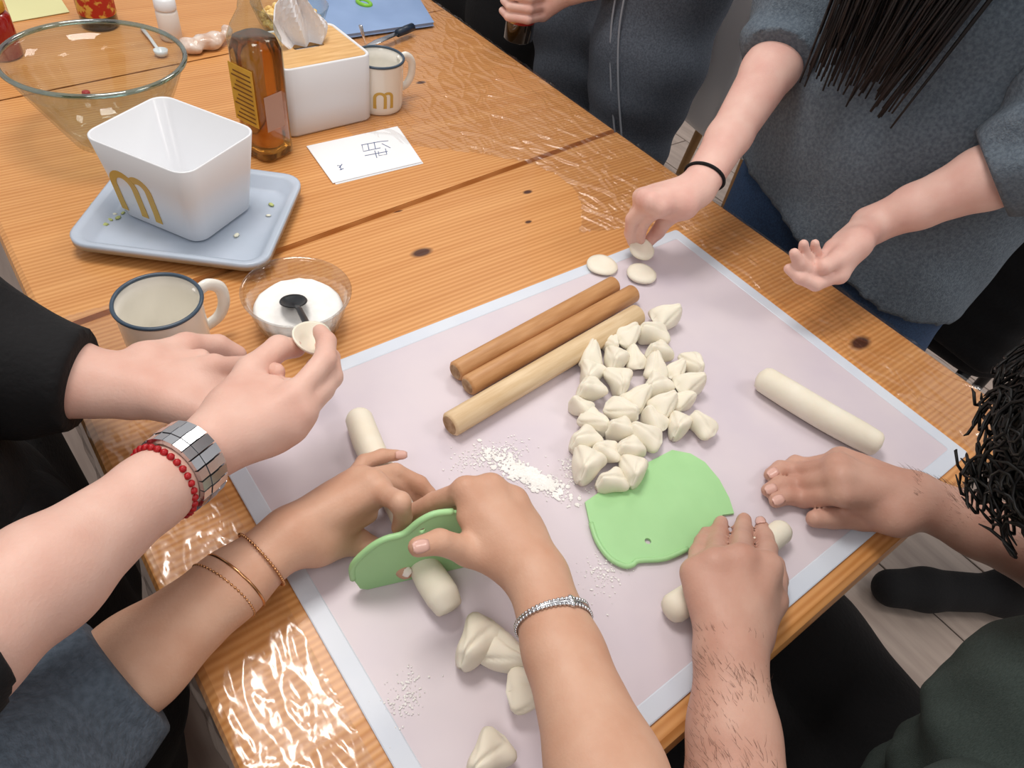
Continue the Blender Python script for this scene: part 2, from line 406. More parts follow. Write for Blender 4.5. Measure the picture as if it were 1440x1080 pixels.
for sx, sy in ((TX0 + 0.08, TY0 + 0.09), (TX1 - 0.08, TY0 + 0.09), (TX0 + 0.08, TY1 - 0.09), (TX1 - 0.08, TY1 - 0.09)):
    obj('leg', *box(sx - 0.04, sx + 0.04, sy - 0.04, sy + 0.04, -TZ, -0.042, 0.006), WOODE, table, False)
obj('apron', *join([box(TX0 + 0.06, TX1 - 0.06, TY0 + 0.07, TY0 + 0.09, -0.13, -0.042), box(TX0 + 0.06, TX0 + 0.08, TY0 + 0.09, TY1 - 0.09, -0.13, -0.042), box(TX1 - 0.08, TX1 - 0.06, TY0 + 0.09, TY1 - 0.09, -0.13, -0.042)]), WOODE, table, False)

# ------------------------------------------------------------------ pastry mat
def mat_translucent(name, col, col2, tr):
    m = mat(name, col, 0.38, col2, 9, 0.04, 50, contrast=(0.4, 0.7)); nt = m.node_tree; b = nt.nodes['Principled BSDF']; out = nt.nodes['Material Output']
    t = nt.nodes.new('ShaderNodeBsdfTransparent'); mx = nt.nodes.new('ShaderNodeMixShader'); mx.inputs[0].default_value = tr
    nt.links.new(b.outputs[0], mx.inputs[1]); nt.links.new(t.outputs[0], mx.inputs[2]); nt.links.new(mx.outputs[0], out.inputs[0]); return m
MT = 0.0016
mo = empty('pastry_mat', (-0.35, -0.238, TZ)); tag(mo, 'translucent white silicone pastry mat with pale blue border under the dough', 'mat')
mw, md = 0.704, 0.478
obj('sheet', *loft([rrect(mw, md, 0.004, 0.0005, 2), rrect(mw, md, 0.004, MT, 2)]), mat_translucent('silicone', 'e3d8de', 'dbd0da', 0.16), mo, False)
bw = 0.017
obj('border', *loft([rrect(mw - 2 * bw, md - 2 * bw, 0.003, MT + 0.0001, 2), rrect(mw - 2 * bw + 0.002, md - 2 * bw + 0.002, 0.003, MT + 0.0006, 2), rrect(mw - 0.002, md - 0.002, 0.004, MT + 0.0006, 2), rrect(mw, md, 0.004, MT + 0.0001, 2)], True, False, False), mat_translucent('silicone_edge', 'dfe6f0', 'd3dcea', 0.12), mo, False)
MAT = MT + 0.0006

# ------------------------------------------------------------------ rolling pins
def between(p, q): p, q = np.asarray(p), np.asarray(q); return (p + q) / 2, math.atan2(q[1] - p[1], q[0] - p[0]), float(np.linalg.norm(q - p))
PINW = mat('beech', 'cb9a6a', 0.5, 'b58252', 12, 0.05, 80, (1.5, 12, 12)); PINL = mat('pale_birch', 'e2c9a4', 0.55, 'cfb187', 10, 0.06, 80, (1.5, 14, 14))
for (a, b, r, m, lab) in (((640, 523), (864, 400), 0.0118, PINW, 'brown wooden rolling pin furthest from the cut dough pieces'),
                          ((657, 543), (891, 412), 0.0118, PINW, 'brown wooden rolling pin between the other brown pin and the pale one'),
                          ((632, 598), (897, 442), 0.0135, PINL, 'pale unvarnished rolling pin beside the cut dough pieces')):
    P, Q = at(*a, MAT + r), at(*b, MAT + r); c, rz, L = between(P, Q)
    b_ = 0.0025; v, f = lathe([(r - b_, -L / 2), (r, -L / 2 + b_), (r * 1.02, 0), (r, L / 2 - b_), (r - b_, L / 2)], 28)
    v = [(p[2], p[0], p[1]) for p in v]
    t = empty('rolling_pin', (c[0], c[1], TZ + MAT), rz); tag(t, lab, 'rolling pin', 'rolling pins on the mat')
    o = obj('barrel', *xf((v, f), (0, 0, r)), m, t)
    e, fe = lathe([(r - 0.003, 0), (r - 0.004, 0.0006)], 24); e = [(p[2], p[0], p[1]) for p in e]
    for s in (-1, 1): obj('end_grain', *xf((e, fe), (s * (L / 2 + 0.0001), 0, r), 0 if s > 0 else math.pi), mat('end_grain', 'b79a78', 0.7, '8f6d4a', 120), t, False)

# ------------------------------------------------------------------ dough
DOUGH = mat('dough', 'ece6d6', 0.6, 'e6decb', 30, 0.08, 140, sss=0.08, spec=0.3)
def dough_piece(seed, s):
    r = random.Random(seed); v = []; f = []; N, Mx = 44, 17
    R = 0.0125 * s; a1, a2 = r.uniform(0.42, 0.6), r.uniform(0.45, 0.6); ph = r.uniform(0, 6)
    for i in range(Mx):
        t = -1 + 2 * i / (Mx - 1); e = math.sqrt(max(0, 1 - abs(t) ** 5)); L = R * 1.05
        ry = R * (0.36 + (a1 + .14) * (1 + t) / 2 * 1.15); rz = R * (0.42 + (a2 + .08) * (1 - t) / 2 * 1.1)
        for j in range(N):
            an = 2 * math.pi * j / N; c, sn = math.cos(an), math.sin(an)
            q = (abs(c) ** 2.4 + abs(sn) ** 2.4) ** (-1 / 2.4)
            wob = 1 + 0.06 * math.sin(3 * an + ph) + 0.05 * math.sin(5 * t + 2 * an + ph) - 0.20 * math.exp(-((an - 1.75 - 0.25 * t) / 0.13) ** 2) * (1 - t ** 4) - 0.12 * math.exp(-((an - 0.7 + 0.5 * t) / 0.12) ** 2) * (1 - t ** 4)
            v.append((L * t * (1 + 0.12 * abs(c)), e * ry * c * q * wob, e * rz * sn * q * wob))
    v, f = loft([v[i * N:(i + 1) * N] for i in range(Mx)])
    zmin = min(p[2] for p in v)
    v = [(p[0], p[1], max(p[2] - zmin, 0.18 * R) - 0.18 * R) for p in v]
    return v, f
pieces = [(1095, 235, 1.25), (1035, 310, 1.25), (920, 325, 1.1), (845, 350, 1.0), (770, 420, 1.15), (750, 490, 1.15), (865, 425, 1.15), (960, 425, 1.05), (1055, 400, 1.1), (1035, 460, 1.15),
          (880, 530, 1.2), (1140, 470, 1.0), (1215, 445, 1.15), (1050, 545, 1.2), (1200, 545, 1.15), (960, 605, 1.2), (1080, 635, 1.1), (1165, 610, 1.0), (740, 585, 1.1), (738, 640, 0.9),
          (900, 665, 1.2), (795, 705, 1.1), (1040, 700, 1.0), (985, 765, 1.2), (865, 745, 1.05), (725, 795, 1.15), (815, 845, 0.95), (920, 830, 1.1), (1160, 725, 1.1), (1255, 725, 1.05),
          (750, 920, 1.3), (845, 955, 1.05), (920, 900, 1.15)]
rnd = random.Random(11); dmesh = []
for k in range(8):
    v, f = dough_piece(k, 1.0); me = bpy.data.meshes.new('dough_piece'); me.from_pydata(v, [], f); me.polygons.foreach_set('use_smooth', [True] * len(f)); me.materials.append(DOUGH); dmesh.append(me)
spots = []
for i, (cx, cy, s) in enumerate(pieces):
    p = at(600 + cx * 0.3056, 380 + cy * 0.3056, 0.010); spots.append([p[0], p[1], 0.0143 * s])
for it in range(40):                       # nudge neighbours until they only touch
    for i in range(len(spots)):
        for j in range(i):
            a, b = spots[i], spots[j]; dx, dy = a[0] - b[0], a[1] - b[1]; d = math.hypot(dx, dy); need = (a[2] + b[2]) * 0.86
            if d < need and d > 1e-6:
                q = (need - d) / d * 0.25; a[0] += dx * q; a[1] += dy * q; b[0] -= dx * q; b[1] -= dy * q
for i, ((x, y, r_), (cx, cy, s)) in enumerate(zip(spots, pieces)):
    o = bpy.data.objects.new('dough_piece', dmesh[i % 8]); COL.objects.link(o); o.location = (x, y, TZ + MAT); o.rotation_euler[2] = rnd.uniform(0, 6.28); o.scale = (s * 1.14, s * 1.14, s * rnd.uniform(1.1, 1.3))
    tag(o, 'small cut pillow of white dough in the heap beside the pale rolling pin', 'dough', 'cut dough pieces heaped by the rolling pins')
for i, (px, py, s, rz, lab) in enumerate(((668, 908, 1.65, 0.4, 'large cut dough wedge, furthest from the wrist with the silver bracelet'), (708, 921, 1.55, 2.0, 'large cut dough wedge in the middle of the short row'), (742, 938, 1.1, 1.0, 'small dough wedge tucked against the wrist with the silver bracelet'),
                                  (746, 975, 1.4, 2.6, 'cut dough wedge half under the forearm with the silver bracelet'), (684, 1066, 1.35, 0.2, 'lone dough wedge near the mat edge, apart from the others'))):
    p = at(px, py, 0.012); o = bpy.data.objects.new('dough_piece', dmesh[(i * 3 + 1) % 8]); COL.objects.link(o); o.location = (p[0], p[1], TZ + MAT); o.scale = (s, s, s * 1.05); o.rotation_euler[2] = rz
    tag(o, lab, 'dough', 'freshly cut dough wedges beside the green scraper')
def rope(name, pix, rads, lab, h=None, groove=False, flat=0.9):
    P = [at(px, py, (h or r) + MAT) for (px, py), r in zip(pix, rads)]; C_ = smooth_curve(P, 7); rr = np.interp(np.linspace(0, 1, len(C_)), np.linspace(0, 1, len(rads)), rads)
    # rounded ends
    n = len(C_); s = np.linspace(0, 1, n); prof = np.minimum(1, np.sqrt(np.clip(1 - (1 - np.minimum(s, 1 - s) * 12) ** 2, 0.12, 1)) * (np.minimum(s, 1 - s) * 12 < 1) + (np.minimum(s, 1 - s) * 12 >= 1))
    v, f = tube(C_, list(rr * prof), 20)
    v = np.array(v); zc = v[:, 2]
    if groove:
        for i in range(n):
            if 0.3 < i / n < 0.9:
                for j in (4, 5): v[i * 20 + j] += 0.18 * (np.asarray(C_[i]) - v[i * 20 + j])
    v[:, 2] = np.maximum(v[:, 2], TZ + MAT)
    o = obj(name, v, f, DOUGH, None, world=True); tag(o, lab, 'dough'); return o
rope('dough_rope', [(1066, 528), (1110, 555), (1160, 585), (1205, 610), (1238, 628)], [0.0155, 0.0165, 0.0165, 0.016, 0.014], 'thick dough rope with a lengthwise crease lying alone on the mat', groove=True)
rope('dough_rope', [(938, 862), (985, 830), (1040, 790), (1075, 765), (1105, 742)], [0.0135, 0.0125, 0.012, 0.0125, 0.0115], 'dough rope being rolled under two hands at the mat edge')
rope('dough_rope', [(502, 580), (516, 620), (535, 660), (558, 705), (585, 760)], [0.0135, 0.0145, 0.0135, 0.013, 0.0125], 'dough rope held in the left hand with gold bracelets')
rope('dough_rope', [(592, 790), (607, 815), (622, 838), (634, 860)], [0.0125, 0.0145, 0.0145, 0.011], 'short end of dough rope being cut off by the green scraper')
def disc(px, py, r, th, lab, h=0, tilt=(0, 0)):
    v, f = lathe([(0.001, 0), (r * 0.8, 0), (r, th * 0.45), (r * 0.96, th * 0.8), (r * 0.7, th), (r * 0.3, th * 0.86), (0.001, th * 0.82)], 30)
    v = [(p[0] * (1 + 0.04 * math.sin(3 * math.atan2(p[1], p[0]))), p[1], p[2]) for p in v]
    p = at(px, py, h + MAT); o = obj('dough_disc', v, f, DOUGH); o.location = (p[0], p[1], TZ + MAT + h); o.rotation_euler = (tilt[0], tilt[1], 0.4); tag(o, lab, 'dough', 'flattened dough discs'); return o
disc(846, 376, 0.0215, 0.007, 'flat dough disc resting beside the brown rolling pin ends')
disc(901, 389, 0.0205, 0.009, 'dough disc lying below the pinching fingers')
disc(901, 353, 0.0180, 0.008, 'dough disc pinched between thumb and fingertips above the mat', 0.014, (0.25, -0.2))

# ------------------------------------------------------------------ scrapers
GREEN = mat('green_plastic', 'a6d69a', 0.4, 'a0d094', 20, 0.02, 60, sss=0.05)
out_px = [(822, 708), (880, 668), (944, 635), (970, 640), (990, 652), (1010, 676), (1024, 702), (1031, 724), (1015, 726), (1010, 736), (992, 757), (968, 776), (934, 790), (896, 793), (888, 799), (876, 799), (854, 787), (838, 764), (828, 735)]
def hole_plate(outline, hole, hr, th, lip):
    """plate with a round hole: two faces per side meet at the hole"""
    P = [np.asarray(p, float) for p in outline]; n = len(P); m = 16; hc = np.asarray(hole, float)
    Hh = [hc + hr * V(math.cos(2 * math.pi * k / m), math.sin(2 * math.pi * k / m)) for k in range(m)]
    ia = max(range(n), key=lambda k: P[k][0] - hc[0] - 2 * abs(P[k][1] - hc[1])); ib = max(range(n), key=lambda k: hc[0] - P[k][0] - 2 * abs(P[k][1] - hc[1]))
    v = [(*p, z) for z in (0.0, th) for p in P + Hh]; f = []; k = n + m
    def run(a, b, c): 
        out = [a]
        while a != b: a = (a + 1) % c; out.append(a)
        return out
    for q, o in ((0, 0), (1, k)):
        A_, B_ = run(ia, ib, n), run(ib, ia, n); ha, hb = run(0, m // 2, m), run(m // 2, 0, m)
        for face in ([o + a for a in A_] + [o + n + h for h in ha[::-1]], [o + a for a in B_] + [o + n + h for h in hb[::-1]]): f.append(face if q else face[::-1])
    f += [[a, (a + 1) % n, k + (a + 1) % n, k + a] for a in range(n)] + [[n + (h + 1) % m, n + h, k + n + h, k + n + (h + 1) % m] for h in range(m)]
    return v, f
O2 = [at(px, py, 0.002)[:2] for px, py in out_px][::-1]; hole = at(910, 763, 0.002)[:2]; cen = np.mean(O2, 0)
sc = empty('dough_scraper', (cen[0], cen[1], TZ + MAT)); tag(sc, 'pale green plastic dough scraper lying flat on the mat', 'scraper', 'green dough scrapers')
obj('blade', *hole_plate([p - cen for p in O2], hole - cen, 0.0032, 0.0028, 0), GREEN, sc, False)
lp = [at(px, py, 0.002)[:2] - cen for px, py in ((830, 738), (839, 764), (856, 787), (876, 798), (888, 797), (897, 791), (934, 788), (966, 774))]
obj('grip_rim', *tube([(p[0], p[1], 0.0030) for p in smooth_curve([np.array([*q, 0]) for q in lp], 4)], 0.0026, 10), GREEN, sc)
# the held one: the same outline standing on its long edge
a0, a1 = at(506, 828, 0.001), at(702, 783, 0.001); ux = unit((a1 - a0) * [1, 1, 0]); Lh = float(np.linalg.norm(a1 - a0))
upv = unit(V(0, 0, 1) - 0.10 * np.cross(ux, (0, 0, 1)))
prof = [(0.0, 0.004), (0.006, 0.0), (Lh - 0.004, 0.0), (Lh, 0.006), (Lh - 0.006, 0.045), (Lh - 0.022, 0.072), (Lh * 0.62, 0.084), (Lh * 0.50, 0.086), (Lh * 0.40, 0.080), (Lh * 0.30, 0.068), (Lh * 0.18, 0.066), (0.010, 0.058), (-0.004, 0.040), (-0.005, 0.020)]
v, f = hole_plate([np.array(p) for p in prof], np.array([Lh * 0.42, 0.068]), 0.0032, 0.003, 0)
nn = np.cross(ux, upv)
W3 = [a0 + ux * p[0] + upv * p[1] + nn * p[2] + V(0, 0, 0.001) for p in v]
sc2 = empty('dough_scraper', (a0 + ux * Lh / 2).tolist()); tag(sc2, 'green plastic dough scraper held upright cutting the dough rope', 'scraper', 'green dough scrapers')
obj('blade', W3, f, GREEN, sc2, False, world=True)
rim = smooth_curve([a0 + ux * p[0] + upv * p[1] + nn * 0.0015 for p in prof[6:]], 4)
obj('grip_rim', *tube(rim, 0.0029, 10), GREEN, sc2, world=True)

# ------------------------------------------------------------------ enamel mugs
ENAMEL = mat('enamel', 'eeeae0', 0.25, coat=0.5); RIM = mat('enamel_rim', '3c4c5c', 0.3); GOLD = mat('gold_print', 'c9a24a', 0.45, metal=0.0)
def arch_logo(fn, th=0.0012):
    """the twin-arch mark: two overlapping arches; fn maps (u, v) in a 1x1 square onto the surface, w pushes outwards"""
    parts = []
    for (u0, u1, ins) in ((0.0, 0.66, 0), (0.44, 1.0, 1)):
        wdt = 0.15; cx = (u0 + u1) / 2; ro = (u1 - u0) / 2; path_o, path_i = [], []
        A = np.linspace(math.pi, 0, 15)
        if ins: A = np.linspace(math.pi * 0.72, 0, 12)
        po = [(cx + ro * math.cos(a), 1 - ro * 1.1 + ro * 1.1 * math.sin(a)) for a in A]; pi_ = [(cx + (ro - wdt) * math.cos(a), 1 - ro * 1.1 + (ro * 1.1 - wdt) * math.sin(a)) for a in A]
        if not ins: po = [(u0, 0.0), (u0, 0.25)] + po; pi_ = [(u0 + wdt * 1.1, 0.0), (u0 + wdt, 0.25)] + pi_
        po += [(u1, 0.2), (u1, 0.0)]; pi_ += [(u1 - wdt, 0.2), (u1 - wdt * 1.1, 0.0)]
        rings = [[fn(*o, 0), fn(*o, th), fn(*i, th), fn(*i, 0)] for o, i in zip(po, pi_)]
        parts.append(loft(rings))
    return join(parts)
def mug(loc, rz, R, H, lab, logo_a, logo_z, logo_s):
    t = empty('enamel_mug', loc, rz); tag(t, lab, 'mug', 'enamel mugs')
    cup = obj('cup', *lathe([(R * 0.86, 0), (R * 0.94, 0.003), (R * 0.96, 0.01), (R * 0.985, H - 0.004), (R, H - 0.001), (R * 0.95, H - 0.002), (R * 0.93, H - 0.02), (R * 0.91, 0.012), (R * 0.8, 0.006), (0.001, 0.005)], 56, True, False), ENAMEL, t)
    obj('rim', *ring_tube(torus_path((0, 0, H), (0, 0, 1), R * 0.985, 56), 0.0021), RIM, t)
    pts = [(R * 0.93, 0, H * 0.86), (R * 1.25, 0, H * 0.92), (R * 1.56, 0, H * 0.78), (R * 1.58, 0, H * 0.52), (R * 1.35, 0, H * 0.33), (R * 0.94, 0, H * 0.27)]
    obj('handle', *tube(smooth_curve(pts, 7), 0.0046, 12, True, 1.5), ENAMEL, t)
    def fn(u, v, w): a = logo_a + (u - 0.5) * logo_s / R; r = R * 0.972 + w * 0.4; return (r * math.cos(a), r * math.sin(a), logo_z + v * logo_s * 0.8)
    obj('arch_logo', *arch_logo(fn), GOLD, cup, False)
    return t
p = at(238, 478, 0.0); tocam = math.atan2(CAM[1] - p[1], CAM[0] - p[0])
c1 = at(222, 425, 0.078); hd = at(300, 412, 0.06) - c1
mug((c1[0], c1[1], TZ), math.atan2(hd[1], hd[0]), 0.0415, 0.080, 'white enamel mug with dark blue rim beside the flour bowl', tocam - math.atan2(hd[1], hd[0]) + 0.25, 0.006, 0.034)
c2 = at(532, 82, 0.078); hd = at(570, 90, 0.06) - c2; p = c2; tocam = math.atan2(CAM[1] - p[1], CAM[0] - p[0])
mug((c2[0], c2[1], TZ), math.atan2(hd[1], hd[0]), 0.0405, 0.080, 'white enamel mug with gold arch mark behind the tissue box', tocam - math.atan2(hd[1], hd[0]) + 0.2, 0.014, 0.034)

# ------------------------------------------------------------------ flour bowl
def thin_glass(name, col, fac, rough=0.03, edge=0.6):
    m = bpy.data.materials.new(name); m.use_nodes = True; nt = m.node_tree; MATS[name] = m
    for n in list(nt.nodes): nt.nodes.remove(n)
    out = nt.nodes.new('ShaderNodeOutputMaterial'); tr = nt.nodes.new('ShaderNodeBsdfTransparent'); gl = nt.nodes.new('ShaderNodeBsdfGlossy'); gl.inputs['Roughness'].default_value = rough
    tr.inputs[0].default_value = (*lin(col), 1); fr0 = nt.nodes.new('ShaderNodeLayerWeight'); fr0.inputs[0].default_value = 0.5; fr = nt.nodes.new('ShaderNodeMath'); fr.operation = 'POWER'; fr.inputs[1].default_value = 3.0; nt.links.new(fr0.outputs['Facing'], fr.inputs[0])
    ad = nt.nodes.new('ShaderNodeMath'); ad.operation = 'MULTIPLY_ADD'; ad.inputs[1].default_value = edge; ad.inputs[2].default_value = fac
    mx = nt.nodes.new('ShaderNodeMixShader'); nt.links.new(fr.outputs[0], ad.inputs[0]); nt.links.new(ad.outputs[0], mx.inputs[0]); nt.links.new(tr.outputs[0], mx.inputs[1]); nt.links.new(gl.outputs[0], mx.inputs[2]); nt.links.new(mx.outputs[0], out.inputs[0])
    return m
CLEAR = thin_glass('clear_plastic', 'f2f2f2', 0.05); FLOUR = mat('flour', 'f4f3f1', 0.95, 'eceae6', 60, 0.5, 90)
c = at(417, 408, 0.055); t = empty('flour_bowl', (c[0], c[1], TZ)); tag(t, 'clear ribbed plastic bowl of flour beside the enamel mug', 'bowl')
pr = [(0.036, 0.0), (0.040, 0.002), (0.048, 0.020), (0.055, 0.050), (0.0585, 0.053), (0.0590, 0.055), (0.0575, 0.0555), (0.0535, 0.051), (0.047, 0.021), (0.038, 0.004), (0.001, 0.003)]
v, f = lathe(pr, 96, True, False); v = [(p[0] * (1 + (0.018 * (1 if (i % 4) < 2 else -1) if 0.004 < p[2] < 0.048 else 0)), p[1] * (1 + (0.018 * (1 if (i % 4) < 2 else -1) if 0.004 < p[2] < 0.048 else 0)), p[2]) for i, p in enumerate(v)]
obj('bowl', v, f, CLEAR, t)
rnd = random.Random(5); N, Mx = 40, 12; v = [(0, 0, 0.034)]; f = []
for i in range(1, Mx + 1):
    for j in range(N):
        a = 2 * math.pi * j / N; r = 0.0485 * i / Mx; z = 0.033 + 0.006 * math.exp(-((r * math.cos(a) - 0.012) ** 2 + (r * math.sin(a) - 0.018) ** 2) / 0.0004) + rnd.uniform(-0.0009, 0.0009) - (0.004 if i == Mx else 0)
        v.append((r * math.cos(a), r * math.sin(a), z))
f = [[0, 1 + j, 1 + (j + 1) % N] for j in range(N)] + [[1 + (i - 1) * N + j, 1 + i * N + j, 1 + i * N + (j + 1) % N, 1 + (i - 1) * N + (j + 1) % N] for i in range(1, Mx) for j in range(N)]
n0 = len(v); v += [(0.040 * math.cos(2 * math.pi * j / N), 0.040 * math.sin(2 * math.pi * j / N), 0.006) for j in range(N)]
f += [[1 + (Mx - 1) * N + j, n0 + j, n0 + (j + 1) % N, 1 + (Mx - 1) * N + (j + 1) % N] for j in range(N)] + [[n0 + j for j in range(N)][::-1]]
tag(obj('flour', v, f, FLOUR), 'heap of white flour inside the clear plastic bowl', 'flour').location = (c[0], c[1], TZ + 0.0005)
BLK = mat('black_plastic', '1e2226', 0.35)
s0, s1 = at(413, 428, 0.042), at(443, 478, 0.085); dx = unit(s1 - s0); sd = unit(np.cross(dx, (0, 0, 1))); upn = np.cross(sd, dx)
t = empty('spoon', s0.tolist()); tag(t, 'black plastic spoon standing in the flour bowl', 'spoon')
N, Mx = 24, 7; rings = []
for i in range(Mx):
    q = i / (Mx - 1)
    rings.append([V(0, 0, 0) + dx * 0.017 * q * math.cos(2 * math.pi * j / N) * 1.25 + sd * 0.014 * q * math.sin(2 * math.pi * j / N) + V(0, 0, 1) * (0.006 * q * q) for j in range(N)])
rings[0] = [p + dx * 0.0001 * math.cos(j) for j, p in enumerate(rings[0])]
o = obj('bowl', *loft(rings, True, True, False), BLK, t); so = o.modifiers.new('thick', 'SOLIDIFY'); so.thickness = 0.0014
obj('handle', *tube([dx * 0.019 + V(0, 0, 0.005), dx * 0.035 + V(0, 0, 0.008), (s1 - s0), (s1 - s0) + dx * 0.012], [0.003, 0.0034, 0.004, 0.0042], 8, True, 0.5), BLK, t)

# ------------------------------------------------------------------ tray, white bin, tissue box, card, bottle
TRAY = mat('tray_plastic', 'b9c3d2', 0.3, 'aebac9', 14, 0.02, 60); 
tc_ = [at(85, 310, 0.012), at(352, 372, 0.0), at(420, 248, 0.012), at(190, 215, 0.012)]
A_, B_, C2_ = at(108, 330, 0.02), at(362, 362, 0.02), at(416, 262, 0.02); cen = (A_ + C2_) / 2; 
ang = math.atan2((B_ - A_)[1], (B_ - A_)[0]); LW, LD = float(np.linalg.norm(B_ - A_)) + 0.02, float(np.linalg.norm(C2_ - B_)) + 0.042
t = empty('tray', (cen[0], cen[1], TZ), ang); tag(t, 'translucent blue-grey plastic lid used as a tray under the white bin', 'tray')
rg = [rrect(LW - 0.05, LD - 0.05, 0.012, 0.0), rrect(LW - 0.03, LD - 0.03, 0.018, 0.004), rrect(LW - 0.016, LD - 0.016, 0.022, 0.018), rrect(LW, LD, 0.027, 0.020), rrect(LW + 0.002, LD + 0.002, 0.028, 0.015), rrect(LW + 0.002, LD + 0.002, 0.028, 0.0235),
      rrect(LW - 0.004, LD - 0.004, 0.025, 0.0245), rrect(LW - 0.020, LD - 0.020, 0.021, 0.0215), rrect(LW - 0.034, LD - 0.034, 0.017, 0.008), rrect(LW - 0.052, LD - 0.052, 0.012, 0.0055)]
obj('shell', *loft(rg), TRAY, t)
HERB = [mat('herb_green', 'b7c07a', 0.7), mat('garlic_white', 'e6e6d2', 0.6)]
rnd = random.Random(4)
for i, (px, py) in enumerate(((130, 283), (150, 300), (154, 306), (160, 298), (172, 296), (178, 291), (146, 313), (332, 328), (381, 285), (377, 300), (165, 303), (120, 310))):
    p = at(px, py, 0.010); r = 0.0022 + 0.0016 * rnd.random(); v, f = lathe([(r * 0.5, 0), (r, r * 0.5), (r * 0.6, r * 1.1)], 6); o = obj('herb_crumb', v, f, HERB[i % 2]); o.location = (p[0], p[1], TZ + 0.0058); o.scale = (1.5, 1, 0.7); o.rotation_euler[2] = i
    tag(o, 'tiny chopped herb crumb on the grey tray', 'crumb', 'herb crumbs on the tray')
WHITE = mat('white_plastic', 'dfe1e5', 0.35, coat=0.2)
nb, lb, bb, rb = at(252, 252, 0.118), at(122, 183, 0.118), at(233, 126, 0.118), at(361, 184, 0.118)
bc = (nb + lb + bb + rb) / 4; ux2 = unit(((rb - nb) + (bb - lb)) * [1, 1, 0]); BW, BD = float(np.linalg.norm(rb - nb) + np.linalg.norm(bb - lb)) / 2, float(np.linalg.norm(lb - nb) + np.linalg.norm(bb - rb)) / 2
a_ = math.atan2(ux2[1], ux2[0])
t = empty('storage_bin', (bc[0] - 0.001, bc[1] + 0.003, TZ + 0.0072), a_); tag(t, 'open white plastic bin with gold arch mark sitting in the grey tray', 'bin')
H = 0.108; r0 = 0.020
rg = [rrect(BW * 0.78, BD * 0.78, 0.016, 0.0), rrect(BW * 0.82, BD * 0.82, 0.018, 0.003), rrect(BW, BD, r0, H - 0.001), rrect(BW - 0.002, BD - 0.002, r0, H), rrect(BW - 0.006, BD - 0.006, r0 - 0.002, H - 0.001), rrect(BW * 0.82 - 0.006, BD * 0.82 - 0.006, 0.016, 0.006), rrect(BW * 0.78 - 0.008, BD * 0.78 - 0.008, 0.014, 0.004)]
shl = obj('shell', *loft(rg), WHITE, t)
def fnb(u, v, w):   # on the -x face
    z = 0.012 + v * 0.062; hx = BW * (0.41 + 0.09 * z / H); return (-hx - w * 0.5, (0.5 - u) * 0.062 + 0.022, z)
obj('arch_logo', *arch_logo(fnb), GOLD, shl, False)

BAMBOO = mat('bamboo', 'dcb27a', 0.45, 'c99b60', 10, 0.03, 60, (2, 16, 16))
f0, f1 = at(405, 197, 0.0), at(527, 168, 0.0); ux3 = unit(f1 - f0); a_ = math.atan2(ux3[1], ux3[0]); TW = 0.148; TD = 0.128; H = 0.105
mid = (f0 + f1) / 2 + np.array([-ux3[1], ux3[0], 0]) * TD / 2
t = empty('tissue_box', (mid[0], mid[1], TZ), a_); tag(t, 'white tissue box with bamboo lid and a tissue pulled up', 'tissue box')
obj('box', *loft([rrect(TW - 0.006, TD - 0.006, 0.014, 0), rrect(TW, TD, 0.016, 0.004), rrect(TW, TD, 0.016, H - 0.002), rrect(TW - 0.004, TD - 0.004, 0.014, H), rrect(TW - 0.010, TD - 0.010, 0.011, H - 0.001), rrect(TW - 0.012, TD - 0.012, 0.011, H - 0.012)]), WHITE, t)
R_ = rrect(TW - 0.012, TD - 0.012, 0.010, H - 0.006, 8); n = len(R_)
sl = [(0.030 * math.cos(math.atan2(p[1], p[0])), 0.017 * math.sin(math.atan2(p[1], p[0])) + 0.004, 0) for p in R_]
z0, z1 = H - 0.010, H - 0.0012
lidv, lidf = loft([[(p[0], p[1], z0) for p in R_], [(p[0], p[1], z1) for p in R_], [(p[0], p[1], z1) for p in sl], [(p[0], p[1], z0) for p in sl], [(p[0], p[1], z0) for p in R_]], True, False, False)
obj('lid', lidv, lidf, BAMBOO, t, False)
tv, tf, NU, NV = [], [], 25, 13
def tri(q): return 2 * abs(2 * (q - math.floor(q + 0.5))) - 1
for i in range(NU):
    u = -1 + 2 * i / (NU - 1)
    for k in range(NV):
        q = k / (NV - 1); wd = 0.024 + 0.020 * math.sin(min(1, q * 1.4) * 1.7) - 0.022 * q * q
        hgt = 0.080 * q * (1 - 0.45 * max(0, u) ** 1.3 - 0.18 * max(0, -u) ** 2)
        tv.append((1.25 * wd * u - 0.010 * q, 0.004 + 0.011 * tri(u * 1.2 + 0.3 * q + 0.15) * (0.5 + 0.5 * math.sin(q * 2.6 + 0.4)) + 0.005 * tri(u * 3.1 + q * 1.7) * q, H - 0.012 + hgt + 0.010))
tf = [[i * NV + k, (i + 1) * NV + k, (i + 1) * NV + k + 1, i * NV + k + 1] for i in range(NU - 1) for k in range(NV - 1)]
ti = tag(obj('tissue', tv, tf, mat('tissue_paper', 'f1f2f6', 0.9, bump=0.4, bscale=70), None, False), 'white paper tissue sticking up out of the bamboo lid', 'tissue')
so = ti.modifiers.new('thick', 'SOLIDIFY'); so.thickness = 0.0012
bpy.data.objects['tissue'].location = (mid[0], mid[1], TZ); bpy.data.objects['tissue'].rotation_euler[2] = a_

